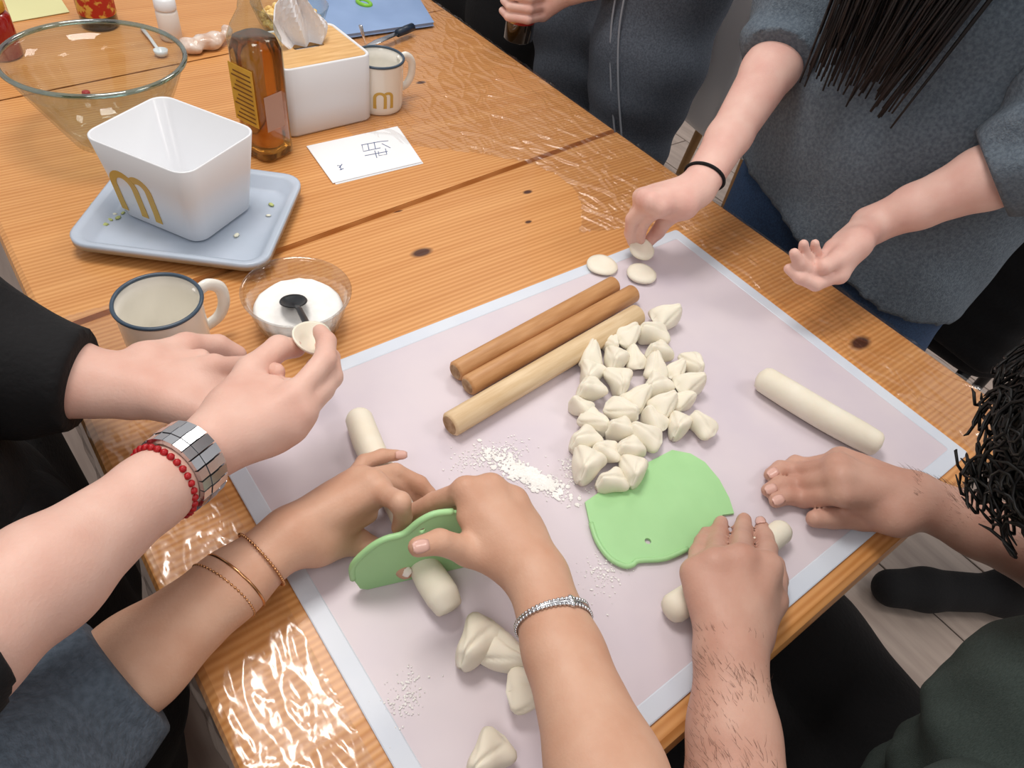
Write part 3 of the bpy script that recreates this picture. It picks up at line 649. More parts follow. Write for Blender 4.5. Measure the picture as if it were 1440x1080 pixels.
cp = [at(431, 207), at(559, 179), at(593, 229), at(468, 259)]; cc = sum(cp) / 4; INK = mat('blue_ink', '4a5f8a', 0.6)
t = empty('paper_card', (cc[0], cc[1], TZ)); tag(t, 'white laminated card with handwritten blue characters beside the tissue box', 'card')
o2 = [p[:2] - cc[:2] for p in cp][::-1]
obj('sheet', *prism([tuple(p) for p in o2], 0.0006, 0.0022, 0.0004), mat('card_white', 'eef0f3', 0.35, coat=0.3), t, False)
obj('sheet_below', *prism([tuple(p * 0.985 + V(0.002, -0.004)) for p in o2], 0.0, 0.0006), mat('card_edge', 'dfe2e6', 0.4), t, False)
strokes = [[(508, 204), (535, 199)], [(509, 204), (511, 213), (535, 208)], [(517, 202), (519, 211)], [(526, 200), (528, 209)], [(535, 199), (546, 198)], [(537, 202), (549, 208)], [(513, 219), (545, 213)], [(527, 212), (530, 222)], [(532, 213), (533, 219), (544, 217), (542, 209)],
           [(474, 233), (478, 233), (480, 239)], [(477, 236), (481, 231)], [(478, 239), (483, 237)]]
parts = []; small = []
for k_, s_ in enumerate(strokes):
    P = [at(px, py, 0.0023) - V(cc[0], cc[1], TZ) for px, py in s_]; (parts if k_ < 9 else small).append(tube(P, 0.0006, 5, True))
tag(obj('handwriting', *join(parts), INK, t, False), kind='stuff')
tag(obj('signature', *join(small), INK, t, False), kind='stuff')

b0 = at(378, 213, 0.0); t = empty('oil_bottle', (b0[0], b0[1], TZ), 0.35); tag(t, 'tall amber glass bottle with yellow label beside the tissue box', 'bottle')
AMB = mat('amber_liquid', 'd08a3a', 0.05, trans=0.9, ior=1.36, coat=0.3); GLS = thin_glass('clear_glass', 'eef2ee', 0.03)
R = 0.029
def sq(r, z, rd): return rrect(2 * r, 2 * r, rd, z, 6)
obj('liquid', *loft([sq(R * 0.93, 0.004, 0.014), sq(R * 0.97, 0.012, 0.015), sq(R * 0.97, 0.150, 0.015), sq(R * 0.85, 0.165, 0.018)]), AMB, t)
obj('glass', *loft([sq(R * 0.9, 0.0, 0.014), sq(R, 0.006, 0.016), sq(R, 0.165, 0.016), sq(R * 0.85, 0.182, 0.018), sq(R * 0.55, 0.200, 0.0155), sq(0.0135, 0.213, 0.0133), sq(0.0130, 0.240, 0.0128)], True, True, True), GLS, t)
obj('cap', *lathe([(0.0145, 0.236), (0.0155, 0.238), (0.0155, 0.262), (0.0140, 0.264)], 24), mat('brown_cap', '8a4a2a', 0.4), t)
lab_m = mat('yellow_label', 'd9a63a', 0.5, 'c8932c', 40)
# label on the face turned to the white bin (-x side) and print lines
lab_o = obj('label', *xf(box(-0.0012, 0.0, -0.022, 0.022, 0.055, 0.135, 0.0004), (-R - 0.0002, 0, 0)), lab_m, t, False)
pl = [box(-0.0004, 0.0, -0.018, 0.018 - 0.004 * (k % 3), 0.060 + 0.0065 * k, 0.0622 + 0.0065 * k, 0.0001) for k in range(11)]
obj('label_print', *xf(join(pl), (-R - 0.0014, 0, 0)), mat('label_ink', '7a4a18', 0.6), lab_o, False)['kind'] = 'stuff'
obj('back_label', *xf(box(-0.022, 0.010, -0.0008, 0.0, 0.050, 0.100, 0.0003), (0, -R - 0.0002, 0)), mat('clear_label', 'b08a78', 0.5), t, False)

# ------------------------------------------------------------------ people
def forearm(S, wr, el, s, n=None):
    ax = el - wr
    S.chain([wr, wr + ax * 0.3, wr + ax * 0.72, el], [0.0255 * s, 0.030 * s, 0.040 * s, 0.041 * s], 0.012, n, 0.84)
def sleeve(name, parent, pts, rad, m, cuff=None, cutn=None, wr=None, h=0.005):
    S = Shape(); S.chain([np.asarray(p) for p in pts], rad, 0.02)
    if wr: S.wr = wr
    if cuff is not None: S.cuts.append((cutn, cuff))
    v, f = S.mesh(h, 1); return obj(name, v, f, m, parent, world=True)
def person(loc, label, cat='person'):
    t = empty('person', loc); tag(t, label, cat); return t
def merge(name, parts, m, parent): return obj(name, *join([(v.tolist(), f.tolist()) for v, f in parts]), m, parent, world=True)
FOLDS = (0.0022, [(60, 20, 80, 1), (20, 90, 40, 0.8), (130, 60, 20, 0.4)])
KNIT = mat('blue_grey_knit', '68747f', 0.9, '525d69', 240, 0.8, 500); BLACK = mat('black_cloth', '0d0d10', 0.9, bump=0.5, bscale=200)
JEAN = mat('blue_denim', '2f4a6e', 0.85, '243a58', 300, 0.5, 600); JEANG = mat('charcoal_denim', '5a626e', 0.85, '454c57', 300, 0.5, 600); SHIRT = mat('dark_green_shirt', '46534f', 0.85, '36423e', 400, 0.7, 700, (1, 6, 1))
GREY = mat('grey_knit', '566270', 0.9, '46515d', 200, 0.7, 400)
SPECS = {
 'CL': dict(wrist=(1027, 925, .045), mcp=[(1078, 797, .060), (1042, 787, .064), (1006, 793, .060), (978, 806, .050)], index=[(1078, 772, -1), (1075, 755, -1), (1071, 742, -1)], middle=[(1043, 762, -1), (1044, 746, -1), (1044, 734, -1)], ring=[(1008, 766, -1), (1011, 748, -1), (1013, 736, -1)], pinky=[(982, 778, -1), (988, 762, -1), (993, 749, -1)], cmc=(1050, 895, .035), thumb=[(1085, 845, -1), (1090, 815, -1), (1085, 800, -1)], floor=0.012),
 'CR': dict(wrist=(1290, 703, .048), mcp=[(1187, 694, .050), (1183, 673, .056), (1178, 656, .052), (1182, 646, .040)], index=[(1130, 702, -1), (1095, 713, -1), (1074, 722, -1)], middle=[(1125, 682, -1), (1085, 699, -1), (1063, 707, -1)], ring=[(1120, 663, -1), (1085, 676, -1), (1066, 687, -1)], pinky=[(1132, 655, -1), (1108, 664, -1), (1092, 672, -1)], cmc=(1262, 724, .043), thumb=[(1205, 738, -1), (1152, 747, -1), (1122, 746, -1)], floor=0.012),
 'BL': dict(wrist=(405, 756, .045), mcp=[(533, 692, .062), (522, 680, .064), (505, 675, .058), (487, 684, .046)], index=[(563, 706, 1), (567, 727, -1), (560, 742, -1)], middle=[(557, 684, -1), (580, 700, -1), (596, 712, -1)], ring=[(556, 664, -1), (590, 680, -1), (608, 697, -1)], pinky=[(512, 650, -1), (538, 641, -1), (560, 640, -1)], cmc=(445, 765, .035), thumb=[(500, 764, -1), (545, 787, -1), (576, 815, -1)], floor=0.010),
 'BR': dict(wrist=(757, 815, .082), mcp=[(655, 690, .092), (690, 687, .090), (722, 705, .080), (742, 737, .070)], index=[(610, 706, -1), (582, 720, -1), (572, 734, -1)], middle=[(640, 705, -1), (615, 725, -1), (605, 745, -1)], ring=[(680, 725, -1), (650, 745, -1), (640, 760, -1)], pinky=[(705, 755, -1), (680, 770, -1), (668, 780, -1)], cmc=(728, 795, .075), thumb=[(658, 775, -1), (618, 762, 1), (588, 769, 1)], floor=0.012),
 'AL': dict(wrist=(180, 547, .085), mcp=[(300, 518, .092), (314, 542, .086), (314, 565, .084), (300, 587, .088)], index=[(350, 515, 1), (372, 520, 1), (390, 522, 1)], middle=[(365, 545, 1), (392, 545, 1), (408, 543, 1)], ring=[(360, 572, 1), (388, 572, 1), (404, 570, 1)], pinky=[(335, 600, 1), (352, 603, 1), (366, 603, 1)], cmc=(206, 513, .088), thumb=[(262, 487, -1), (307, 486, -1), (335, 498, -1)]),
 'AR': dict(wrist=(298, 625, .135), mcp=[(412, 560, .138), (422, 580, .130), (408, 600, .124), (388, 614, .116)], index=[(457, 506, -1), (459, 480, -1), (450, 466, -1)], middle=[(466, 530, -1), (464, 503, -1), (452, 488, -1)], ring=[(455, 548, -1), (450, 527, -1), (440, 514, -1)], pinky=[(432, 575, -1), (430, 555, -1), (425, 545, -1)], cmc=(325, 578, .135), thumb=[(354, 522, -1), (392, 489, -1), (416, 490, -1)]),
 'DR': dict(wrist=(980, 266, .105), mcp=[(928, 292, .10), (915, 284, .104), (907, 279, .10), (902, 277, .09)], index=[(908, 309, -1), (901, 325, -1), (901, 338, -1)], middle=[(889, 308, -1), (886, 328, -1), (889, 341, -1)], ring=[(893, 300, -1), (893, 318, -1), (897, 331, -1)], pinky=[(898, 295, -1), (901, 310, -1), (905, 321, -1)], cmc=(962, 288, .098), thumb=[(938, 306, -1), (925, 326, -1), (911, 341, -1)], floor=0.02),
 'DL': dict(wrist=(1226, 316, .095), mcp=[(1180, 386, .075), (1176, 371, .080), (1173, 359, .083), (1173, 349, .086)], index=[(1147, 400, 1), (1125, 391, 1), (1108, 377, 1)], middle=[(1142, 384, 1), (1124, 370, 1), (1117, 356, 1)], ring=[(1144, 374, 1), (1131, 357, 1), (1130, 343, 1)], pinky=[(1152, 363, 1), (1146, 352, 1), (1146, 342, 1)], cmc=(1206, 341, .1), thumb=[(1181, 362, 1), (1159, 375, 1), (1141, 384, -1)]),
}
# --- person at the left, black sleeves, silver watch
A = person((-1.02, 0.0, 0.0), 'person in black at the table edge holding a dough wrapper, wearing a silver watch')
eL = at(20, 520, .10); eR = at(-75, 920, .188)
parts = []
for key, el, sh in (('AL', eL, V(-1.08, 0.22, TZ + .42)), ('AR', eR, V(-1.08, -0.17, TZ + .42))):
    S = Shape(); ch = hand(S, SPECS[key], 1.02, key); sc_ = 0.98 if key == 'AL' else 0.86; forearm(S, ch['wr'], el, sc_, ch['n'])
    S.chain([el, (el + sh) / 2, sh], [0.040 * sc_, 0.042 * sc_, 0.055], 0.015)
    parts.append(S.mesh(0.0026)); 
    if key == 'AR': A_R = ch
    else: A_L = ch
S = Shape(); S.chain([V(-1.09, .02, TZ + .1), V(-1.1, .02, TZ + .48), V(-1.08, .02, TZ + .58)], [0.12, 0.10, 0.055], 0.05); S.cone(V(-1.08, .22, TZ + .42), V(-1.08, -.17, TZ + .42), 0.07, 0.07, 0.05)
S.chain([V(-1.06, .02, TZ + .66), V(-1.03, .02, TZ + .72)], [0.085, 0.09], 0.03); parts.append(S.mesh(0.008))
merge('body', parts, SK_A, A)
w_, e_ = A_L['wr'], eL
sleeve('black_sleeve', A, [w_ + (e_ - w_) * 0.46, e_, V(-1.08, .22, TZ + .42)], [0.049, 0.054, 0.085], BLACK, w_ + (e_ - w_) * 0.42, w_ - e_, FOLDS)
e_ = eR; w_ = A_R['wr']
sleeve('black_sleeve', A, [w_ + (e_ - w_) * 1.0, e_ + V(-.03, 0.025, 0.03), V(-1.08, -.14, TZ + .42)], [0.041, 0.045, 0.085], BLACK, w_ + (e_ - w_) * 0.98, w_ - e_, FOLDS)
sleeve('black_top', A, [V(-.99, .02, TZ - .10), V(-1.04, .02, TZ + .15), V(-1.09, .02, TZ + .40)], [0.165, 0.16, 0.15], BLACK, None, None, FOLDS, 0.012)
S = Shape()
for yy in (-.02, .17): S.chain([V(-.945, yy, TZ - .07), V(-.94, yy, TZ - .4), V(-.96, yy, 0.07)], [0.125, 0.12, 0.10], 0.06)
v, f = S.mesh(0.012, 1); obj('black_trousers', v, f, BLACK, A, world=True)
obj('hair', *xf(lathe([(0.02, -.07), (0.095, -.06), (0.11, 0.0), (0.10, .07), (0.05, .115), (0.002, .122)], 24), (-1.055, .02, TZ + .72)), mat('black_hair', '0c0a0a', 0.5, bump=0.6, bscale=200, stretch=(1, 1, .1)), A, world=True)
# --- person at the corner, blue-grey sleeves, gold and silver bracelets
B = person((-1.0, -0.68, 0.0), 'person in blue grey sleeves cutting dough with the green scraper, wearing gold bracelets')
eL = at(95, 1010, .026); eR = at(905, 1230, .10); parts = []; shL, shR = V(-1.10, -0.46, TZ + .27), V(-0.86, -0.80, TZ + .27)
for key, el, sh in (('BL', eL, shL), ('BR', eR, shR)):
    S = Shape(); ch = hand(S, SPECS[key], 0.93, key); forearm(S, ch['wr'], el, 1.0, ch['n'])
    S.chain([el, (el + sh) / 2, sh], [0.041, 0.043, 0.05], 0.015); parts.append(S.mesh(0.0024))
    if key == 'BL': B_L = ch
    else: B_R = ch
S = Shape(); S.chain([V(-1.02, -.68, TZ - .2), V(-1.02, -.67, TZ + .2), V(-1.0, -.655, TZ + .40)], [0.11, 0.10, 0.05], 0.05); S.cone(shL, shR, 0.06, 0.06, 0.05); parts.append(S.mesh(0.008))
bodyB = merge('body', parts, SK_B, B)
w_ = B_L['wr']; c_ = w_ + (eL - w_) * 0.80
sleeve('rolled_sleeve', B, [c_, eL, shL], [0.050, 0.056, 0.075], GREY, c_ + (w_ - eL) * 0.03, w_ - eL, FOLDS, 0.004)
sleeve('rolled_sleeve', B, [eR, (eR + shR) / 2, shR], [0.052, 0.06, 0.075], GREY, eR + (B_R['wr'] - eR) * 0.1, B_R['wr'] - eR, FOLDS)
sleeve('sweater', B, [V(-1.0, -.67, TZ - .22), V(-1.02, -.67, TZ + .1), V(-1.01, -.66, TZ + .24)], [0.15, 0.145, 0.14], GREY, None, None, FOLDS, 0.012)
S = Shape()
for d_ in (-1, 1): S.chain([V(-.99, -.60, TZ - .22) + d_ * V(-.05, .14, 0), V(-.95, -.56, TZ - .45) + d_ * V(-.05, .14, 0), V(-.97, -.58, 0.07) + d_ * V(-.05, .14, 0)], [0.125, 0.11, 0.08], 0.04)
v, f = S.mesh(0.012, 1); obj('trousers', v, f, BLACK, B, world=True)
nail(bodyB, B_R['thumb'], CAM - B_R['thumb'][-1], 1.1, NAIL); nail(bodyB, B_L['pinky'], CAM - B_L['pinky'][-1], 0.9, NAIL); nail(bodyB, B_L['thumb'], CAM - B_L['thumb'][-1], 1.0, NAILW)
# --- man at the near right edge, curly hair, dark green shirt
C = person((-0.30, -0.72, 0.0), 'curly haired person in dark green shirt rolling a dough rope with both hands')
shL, shR = V(-0.40, -0.70, TZ + .03), V(-0.12, -0.70, TZ + .06); eL = at(1045, 1330, .02); eR = V(-0.045, -0.655, TZ + .02); parts = []
for key, el, sh in (('CL', eL, shL), ('CR', eR, shR)):
    S = Shape(); ch = hand(S, SPECS[key], 1.06, key); forearm(S, ch['wr'], el, 1.10, ch['n'])
    S.chain([el, (el + sh) / 2, sh], [0.043, 0.048, 0.058], 0.015); parts.append(S.mesh(0.0026))
    if key == 'CL': C_L = ch
    else: C_R = ch
HC = V(-0.188, -0.587, TZ + .237)
S = Shape(); S.chain([V(-.27, -.80, TZ - .2), V(-.26, -.74, TZ + .06)], [0.12, 0.10], 0.03); S.cone(shL, shR, 0.05, 0.05, 0.03); S.cone(V(-.25, -.73, TZ + .08), HC + V(.0, -.05, -.04), 0.058, 0.055, 0.03)
S.cone(HC, HC + V(0, -.01, -.04), 0.082, 0.072, 0.03); S.cone(HC + V(.0, -.02, -.08), HC + V(.0, -.045, -.105), 0.050, 0.034, 0.03)      # skull, jaw
S.cone(HC + V(0, .035, -.105), HC + V(0, .01, -.122), 0.010, 0.014, 0.012)      # nose
for sg in (-1, 1): S.cone(HC + V(.084 * sg, -.02, -.045), HC + V(.087 * sg, -.035, -.060), 0.014, 0.010, 0.008)      # ears
parts.append(S.mesh(0.005)); bodyC = merge('body', parts, SK_C, C)
for key, fs in (('CL', C_L), ('CR', C_R)):
    for nm in (('index',) if key == 'CL' else ('index', 'middle', 'ring')): nail(bodyC, fs[nm], CAM - fs[nm][-1], 1.1, NAIL)
sleeve('green_shirt', C, [V(-.27, -.80, TZ - .28), V(-.27, -.78, TZ - .05), V(-.26, -.72, TZ + .04), V(-.24, -.70, TZ + .10)], [0.165, 0.165, 0.13, 0.085], SHIRT, None, None, (0.003, FOLDS[1]), 0.008)
for e_, s_, w_ in ((eL, shL, C_L['wr']), (eR, shR, C_R['wr'])):
    sleeve('short_sleeve', C, [e_ + (s_ - e_) * 0.12, s_], [0.060, 0.082], SHIRT, e_ + (s_ - e_) * 0.08, e_ - s_, FOLDS, 0.006)
S = Shape(); S.chain([V(-.33, -.82, TZ - .33), V(-.34, -.50, TZ - .27), V(-.34, -.34, TZ - .28)], [0.12, 0.085, 0.075], 0.03); S.chain([V(-.34, -.34, TZ - .28), V(-.36, -.38, 0.07)], [0.075, 0.055], 0.02)
S.chain([V(-.20, -.82, TZ - .33), V(-.17, -.50, TZ - .27), V(-.16, -.36, TZ - .28)], [0.12, 0.085, 0.075], 0.03); S.chain([V(-.16, -.36, TZ - .28), V(-.14, -.40, 0.07)], [0.075, 0.055], 0.02)
v, f = S.mesh(0.01, 1); obj('black_trousers', v, f, BLACK, C, world=True)
for xx in (-.37, -.14): obj('shoe', *xf(loft([rrect(.09, .25, .04, 0.0), rrect(.1, .27, .045, .02), rrect(.09, .22, .04, .06, 6, 0, -.02), rrect(.07, .10, .03, .09, 6, 0, -.07)]), (xx, -.36, 0.0)), BLACK, C, world=True)
rnd = random.Random(21); hv = []
CURL = mat('black_curls', '0a0909', 0.55, spec=0.4)
cap = Shape(); cap.cone(HC + V(.0, -.02, .02), HC + V(-.0, .02, .0), 0.096, 0.094, 0.02); v, f = cap.mesh(0.008, 1); hv.append((v.tolist(), f.tolist()))
for k in range(1000):
    d = unit(V(rnd.gauss(0, 1), rnd.gauss(0, 1), rnd.gauss(0.25, 1)))
    if d @ unit(V(0, -.35, -.9)) > 0.5: continue
    p0 = HC + V(-.005, .005, .012) + d * rnd.uniform(0.093, 0.108); sd_ = unit(np.cross(d, (rnd.random(), rnd.random(), 1))); s2 = np.cross(d, sd_); R_ = rnd.uniform(0.006, 0.015); tw = rnd.uniform(1.0, 2.2); ph = rnd.uniform(0, 6)
    drift = sd_ * rnd.uniform(-.012, .012) + V(0, 0, -0.006)
    P = [p0 + d * (0.022 * q) + drift * q * 1.5 + R_ * (sd_ * math.cos(ph + tw * 6.28 * q) + s2 * math.sin(ph + tw * 6.28 * q)) for q in np.linspace(0, 1, 13)]
    hv.append(tube(P, [0.0013] * 12 + [0.0005], 5))
obj('curly_hair', *join(hv), CURL, C, world=True)
rnd = random.Random(31); hv = []
for ch_, el_ in ((C_L, eL), (C_R, eR)):
    ax = el_ - ch_['wr']; a_ = unit(ax); e2 = unit(ch_['n'] - a_ * (ch_['n'] @ a_)); e1 = np.cross(a_, e2)
    if e2[2] < 0: e2 = -e2
    for k in range(800):
        q = rnd.uniform(-.08, .85); r_ = np.interp(q, [0, .3, .72, 1], [.0255, .030, .040, .041]) * 1.10; th = rnd.uniform(-1.25, 1.25); nr = e1 * math.sin(th) + e2 * math.cos(th) * .86; p = ch_['wr'] + ax * q + nr * r_
        d = unit(-a_ * .8 + e1 * (.55 + rnd.gauss(0, .3)) + nr * .12) * rnd.uniform(.005, .010)
        hv.append(tube([p, p + d * .5 + nr * .0006, p + d], [.00010, .00009, .00004], 3, False))
tag(obj('arm_hair', *join(hv), mat('brown_arm_hair', '5a3c2c', 0.6), C, world=True), kind='stuff')
# --- standing woman, blue sweater
D = person((0.36, -0.09, 0.0), 'person in blue grey sweater with long dark hair pinching a dough disc')
eR = at(1120, 38, x=.235); eL = at(1455, 222, x=.215); shR, shL = V(.33, .12, TZ + .47), V(.33, -.30, TZ + .47); parts = []
for key, el, sh in (('DR', eR, shR), ('DL', eL, shL)):
    S = Shape(); ch = hand(S, SPECS[key], 0.93, key); forearm(S, ch['wr'], el, 0.98, ch['n']); S.chain([el, (el + sh) / 2, sh], [0.040, 0.042, 0.05], 0.015); parts.append(S.mesh(0.0026))
    if key == 'DR': D_R = ch
    else: D_L = ch
HD = V(.20, -.10, TZ + .74)
S = Shape(); S.chain([V(.38, -.09, TZ - .1), V(.37, -.09, TZ + .4), V(.29, -.09, TZ + .6), HD], [0.11, 0.10, 0.055, 0.055], 0.04); S.cone(shL, shR, 0.06, 0.06, 0.05); S.cone(HD + V(.03, 0, .03), HD + V(-.02, 0, -.02), 0.088, 0.07, 0.03); S.cone(HD + V(-.085, 0, -.02), HD + V(-.09, 0, -.045), 0.008, 0.014, 0.012)
parts.append(S.mesh(0.007)); merge('body', parts, SK_D, D)
S = Shape()   # sweater: body and both sleeves, one garment
S.chain([V(.345, -.09, TZ - .06), V(.35, -.09, TZ + .12), V(.36, -.09, TZ + .32), V(.35, -.09, TZ + .46)], [0.165, 0.168, 0.165, 0.13], 0.04)
S.chain([V(.345, .0, TZ - .06), V(.35, .0, TZ + .2), V(.35, .04, TZ + .42)], [0.14, 0.14, 0.11], 0.04); S.chain([V(.345, -.18, TZ - .06), V(.35, -.18, TZ + .2), V(.35, -.22, TZ + .42)], [0.14, 0.14, 0.11], 0.04)
S.cone(shL, shR, 0.095, 0.095, 0.04); S.wr = (0.0035, [(25, 18, 30, 1), (12, 40, 18, 0.9), (60, 30, 45, 0.35)]); S.cuts.append(((0, .25, -1), V(0, -.09, TZ - .015)))
v, f = S.mesh(0.008, 1); obj('sweater', v, f, KNIT, D, world=True)
for e_, s_, w_ in ((eR, shR, D_R['wr']), (eL, shL, D_L['wr'])):
    c_ = e_ + (w_ - e_) * 0.20
    sleeve('pushed_up_sleeve', D, [c_, e_, (e_ + s_) / 2, s_], [0.056, 0.066, 0.078, 0.092], KNIT, c_ + (w_ - e_) * 0.04, w_ - e_, (0.003, FOLDS[1]), 0.005)
S = Shape()
for yy in (-.19, .01): S.chain([V(.35, yy * .8 - .02, TZ - .02), V(.345, yy, TZ - .2), V(.36, yy, TZ - .45), V(.40, yy, .07)], [0.135, 0.115, 0.08, 0.06], 0.03)
v, f = S.mesh(0.01, 1); obj('jeans', v, f, JEAN, D, world=True)
HAIR = mat('dark_hair', '0c0909', 0.5, '181010', 30, stretch=(8, 8, .6)); rnd = random.Random(8); hv = []
cap = Shape(); cap.cone(HD + V(.045, 0, .045), HD + V(.03, 0, .02), 0.10, 0.09, 0.02); v, f = cap.mesh(0.01, 1); hv.append((v.tolist(), f.tolist()))
for k in range(260):
    a = rnd.uniform(-2.2, 2.2); p0 = HD + V(.04 - .085 * math.cos(a), .092 * math.sin(a), .03 + rnd.uniform(-.02, .05)); p2 = V(.15 + rnd.uniform(-.03, .02), -.085 + .055 * math.sin(a) + rnd.uniform(-.02, .02), TZ + rnd.uniform(.21, .36))
    p1 = (p0 + p2) / 2 + V(-.02, .02 * math.sin(a), 0.02)
    hv.append(tube(smooth_curve([p0, p1, p2], 5), list(np.linspace(0.0045, 0.0012, 11)), 5))
obj('hair', *join(hv), HAIR, D, world=True)
# --- person behind, charcoal jeans, holding a dark bottle
E_ = person((0.40, 0.55, 0.0), 'person in charcoal jeans and black top holding a dark bottle by the table')
bt = at(728, 56, x=.17) + V(0, 0, .062)
S = Shape(); wr = bt + V(.06, -.075, .055); el = V(.42, .30, TZ + .26); sh = V(.45, .36, TZ + .58)
S.chain([wr, wr + (el - wr) * .4, el, sh], [0.026, 0.032, 0.042, 0.05], 0.012)
Kn = [bt + V(.030, -.030 + .0 * i, .050 - .019 * i) for i in range(4)]
for i, q in enumerate(Kn): S.cone(wr, q, 0.018, 0.012, 0.012)
for i, q in enumerate(Kn): S.fing([q, bt + V(-.012, -.036, .050 - .019 * i), bt + V(-.038, -.010, .048 - .019 * i), bt + V(-.030, .022, .046 - .019 * i)], [0.0105, 0.0095, 0.009, 0.0075])
S.fing([wr + V(-.02, .03, .01), bt + V(.036, .012, .045), bt + V(.012, .036, .050), bt + V(-.012, .038, .050)], [0.014, 0.0115, 0.0105, 0.0085])
parts = [S.mesh(0.003)]; S = Shape(); S.chain([V(.45, .55, TZ + .1), V(.46, .55, TZ + .5), V(.45, .55, TZ + .68)], [0.11, 0.10, 0.055], 0.04); S.cone(V(.45, .36, TZ + .58), V(.45, .74, TZ + .58), .06, .06, .04); S.cone(V(.43, .55, TZ + .80), V(.44, .55, TZ + .86), 0.085, 0.09, 0.03); parts.append(S.mesh(0.008)); merge('body', parts, SK_D, E_)
S = Shape()
for yy, dx_ in ((.46, 0), (.68, .02)): S.chain([V(.40 + dx_, .54 + (yy - .57) * .6, TZ + .16), V(.39 + dx_, yy, TZ + .0), V(.40 + dx_, yy, TZ - .32), V(.44, yy, .07)], [0.13, 0.115, 0.082, 0.062], 0.03)
S.wr = (0.003, [(20, 15, 60, 1), (15, 40, 30, 0.6)]); v, f = S.mesh(0.009, 1); j_ = obj('jeans', v, f, JEANG, E_, world=True)
for dy in (0.0, 0.022): obj('fly_seam', *tube(smooth_curve([V(.266, .45 + dy, TZ + .17), V(.268, .445 + dy, TZ + .08), V(.276, .42 + dy, TZ - .02), V(.30, .39 + dy, TZ - .14)], 6), 0.0022, 6), mat('seam_thread', '8a8f98', 0.8), E_, world=True)
sleeve('black_top', E_, [V(.41, .53, TZ + .25), V(.44, .54, TZ + .55)], [0.155, 0.16], BLACK, None, None, FOLDS, 0.012)
sleeve('black_sleeve', E_, [wr + (el - wr) * .5, el, sh], [0.045, 0.06, 0.08], BLACK, wr + (el - wr) * .42, wr - el, FOLDS, 0.006)
obj('hair', *xf(lathe([(0.03, -.08), (0.10, -.06), (0.115, 0.0), (0.10, .07), (0.05, .11), (0.002, .118)], 24), (.455, .55, TZ + .86)), MATS['black_hair'], E_, world=True)
t = empty('sauce_bottle', (bt - V(0, 0, .062)).tolist()); tag(t, 'dark sauce bottle with red label held in a hand over the table edge', 'bottle')
obj('glass', *lathe([(0.024, -.0), (0.029, .004), (0.029, .10), (0.022, .125), (0.013, .15), (0.0125, .18)], 28), mat('dark_glass', '2a1c08', 0.08, coat=0.6, spec=0.8), t)
obj('label', *lathe([(0.0293, .038), (0.0297, .040), (0.0297, .085), (0.0293, .087)], 28, False, False), mat('red_label', 'a8201a', 0.45, 'c8a060', 60, contrast=(.55, .62)), t)
# --- black clothed person further back, and the bare leg with a black shoe on the floor
F_ = person((0.42, 1.02, 0.0), 'person in black trousers standing beside the charcoal jeans')
S = Shape()
for yy in (.94, 1.12): S.chain([V(.42, yy, TZ + .15), V(.40, yy, TZ - .1), V(.42, yy, .07)], [0.12, 0.10, 0.06], 0.03)
v, f = S.mesh(0.012, 1); obj('black_trousers', v, f, BLACK, F_, world=True)
S = Shape(); S.chain([V(.44, 1.03, TZ + .15), V(.44, 1.03, TZ + .5)], [0.15, 0.15], 0.03); v, f = S.mesh(0.012, 1); obj('black_top', v, f, BLACK, F_, world=True)
G = person((0.64, -0.66, 0.0), 'bare shin and black shoe of someone standing on the plank floor')
to, he = at(1212, 838, -TZ), at(1400, 850, -TZ); dr = unit((he - to) * [1, 1, 0])
S = Shape(); S.chain([he + V(0, 0, .09), he + V(.03, -.02, .30), he + V(.05, -.03, .48), he + V(.02, -.03, .85)], [0.038, 0.052, 0.056, 0.075], 0.02); v, f = S.mesh(0.006, 1); obj('body', v, f, SK_C, G, world=True)
S = Shape(); S.chain([to + dr * .045 + V(0, 0, .042), to + dr * .12 + V(0, 0, .046), he - dr * .03 + V(0, 0, .048), he + V(0, 0, .05)], [0.040, 0.044, 0.040, 0.042], 0.02); S.cone(he + V(0, 0, .05), he + V(0, 0, .15), 0.046, 0.046, 0.03); S.cuts.append(((0, 0, -1), V(0, 0, .003))); v, f = S.mesh(0.006, 1); obj('black_shoe', v, f, BLACK, G, world=True)

# ------------------------------------------------------------------ jewellery
SILVER = mat('silver', 'd6d8dc', 0.22, metal=1); GOLDM = mat('rose_gold', 'c9966a', 0.25, metal=1); RED = mat('red_beads', 'a8151c', 0.35)
def arm_ring(ch, el, t, s, grow):
    """centre, axis and the two radii of the arm's skin at t of the way from wrist to elbow"""
    ax = el - ch['wr']; c = ch['wr'] + ax * t; r = np.interp(t, [0, .3, .72, 1], [.0255, .030, .040, .041]) * s + grow
    a = unit(ax); e2 = unit(ch['n'] - a * (ch['n'] @ a)); e1 = np.cross(a, e2); return c, a, e1, e2, r, r * 0.86
def ringpts(c, a, e1, e2, r1, r2, N): return [c + e1 * r1 * math.cos(q) + e2 * r2 * math.sin(q) for q in np.linspace(0, 2 * math.pi, N + 1)]
def bead(c, r): v, f = lathe([(r * .4, -r * .9), (r * .9, -r * .4), (r, 0), (r * .9, r * .4), (r * .4, r * .9)], 8); return xf((v, f), c)
elA, elBL, elBR = at(-75, 920, .188), at(95, 1010, .026), at(905, 1230, .10); elD = at(1120, 38, x=.235)
c, a, e1, e2, r1, r2 = arm_ring(A_R, elA, 0.15, 0.86, 0.0045)
t = empty('wrist_watch', c.tolist()); tag(t, 'chunky silver link watch on the wrist of the person in black', 'watch')
N = 22
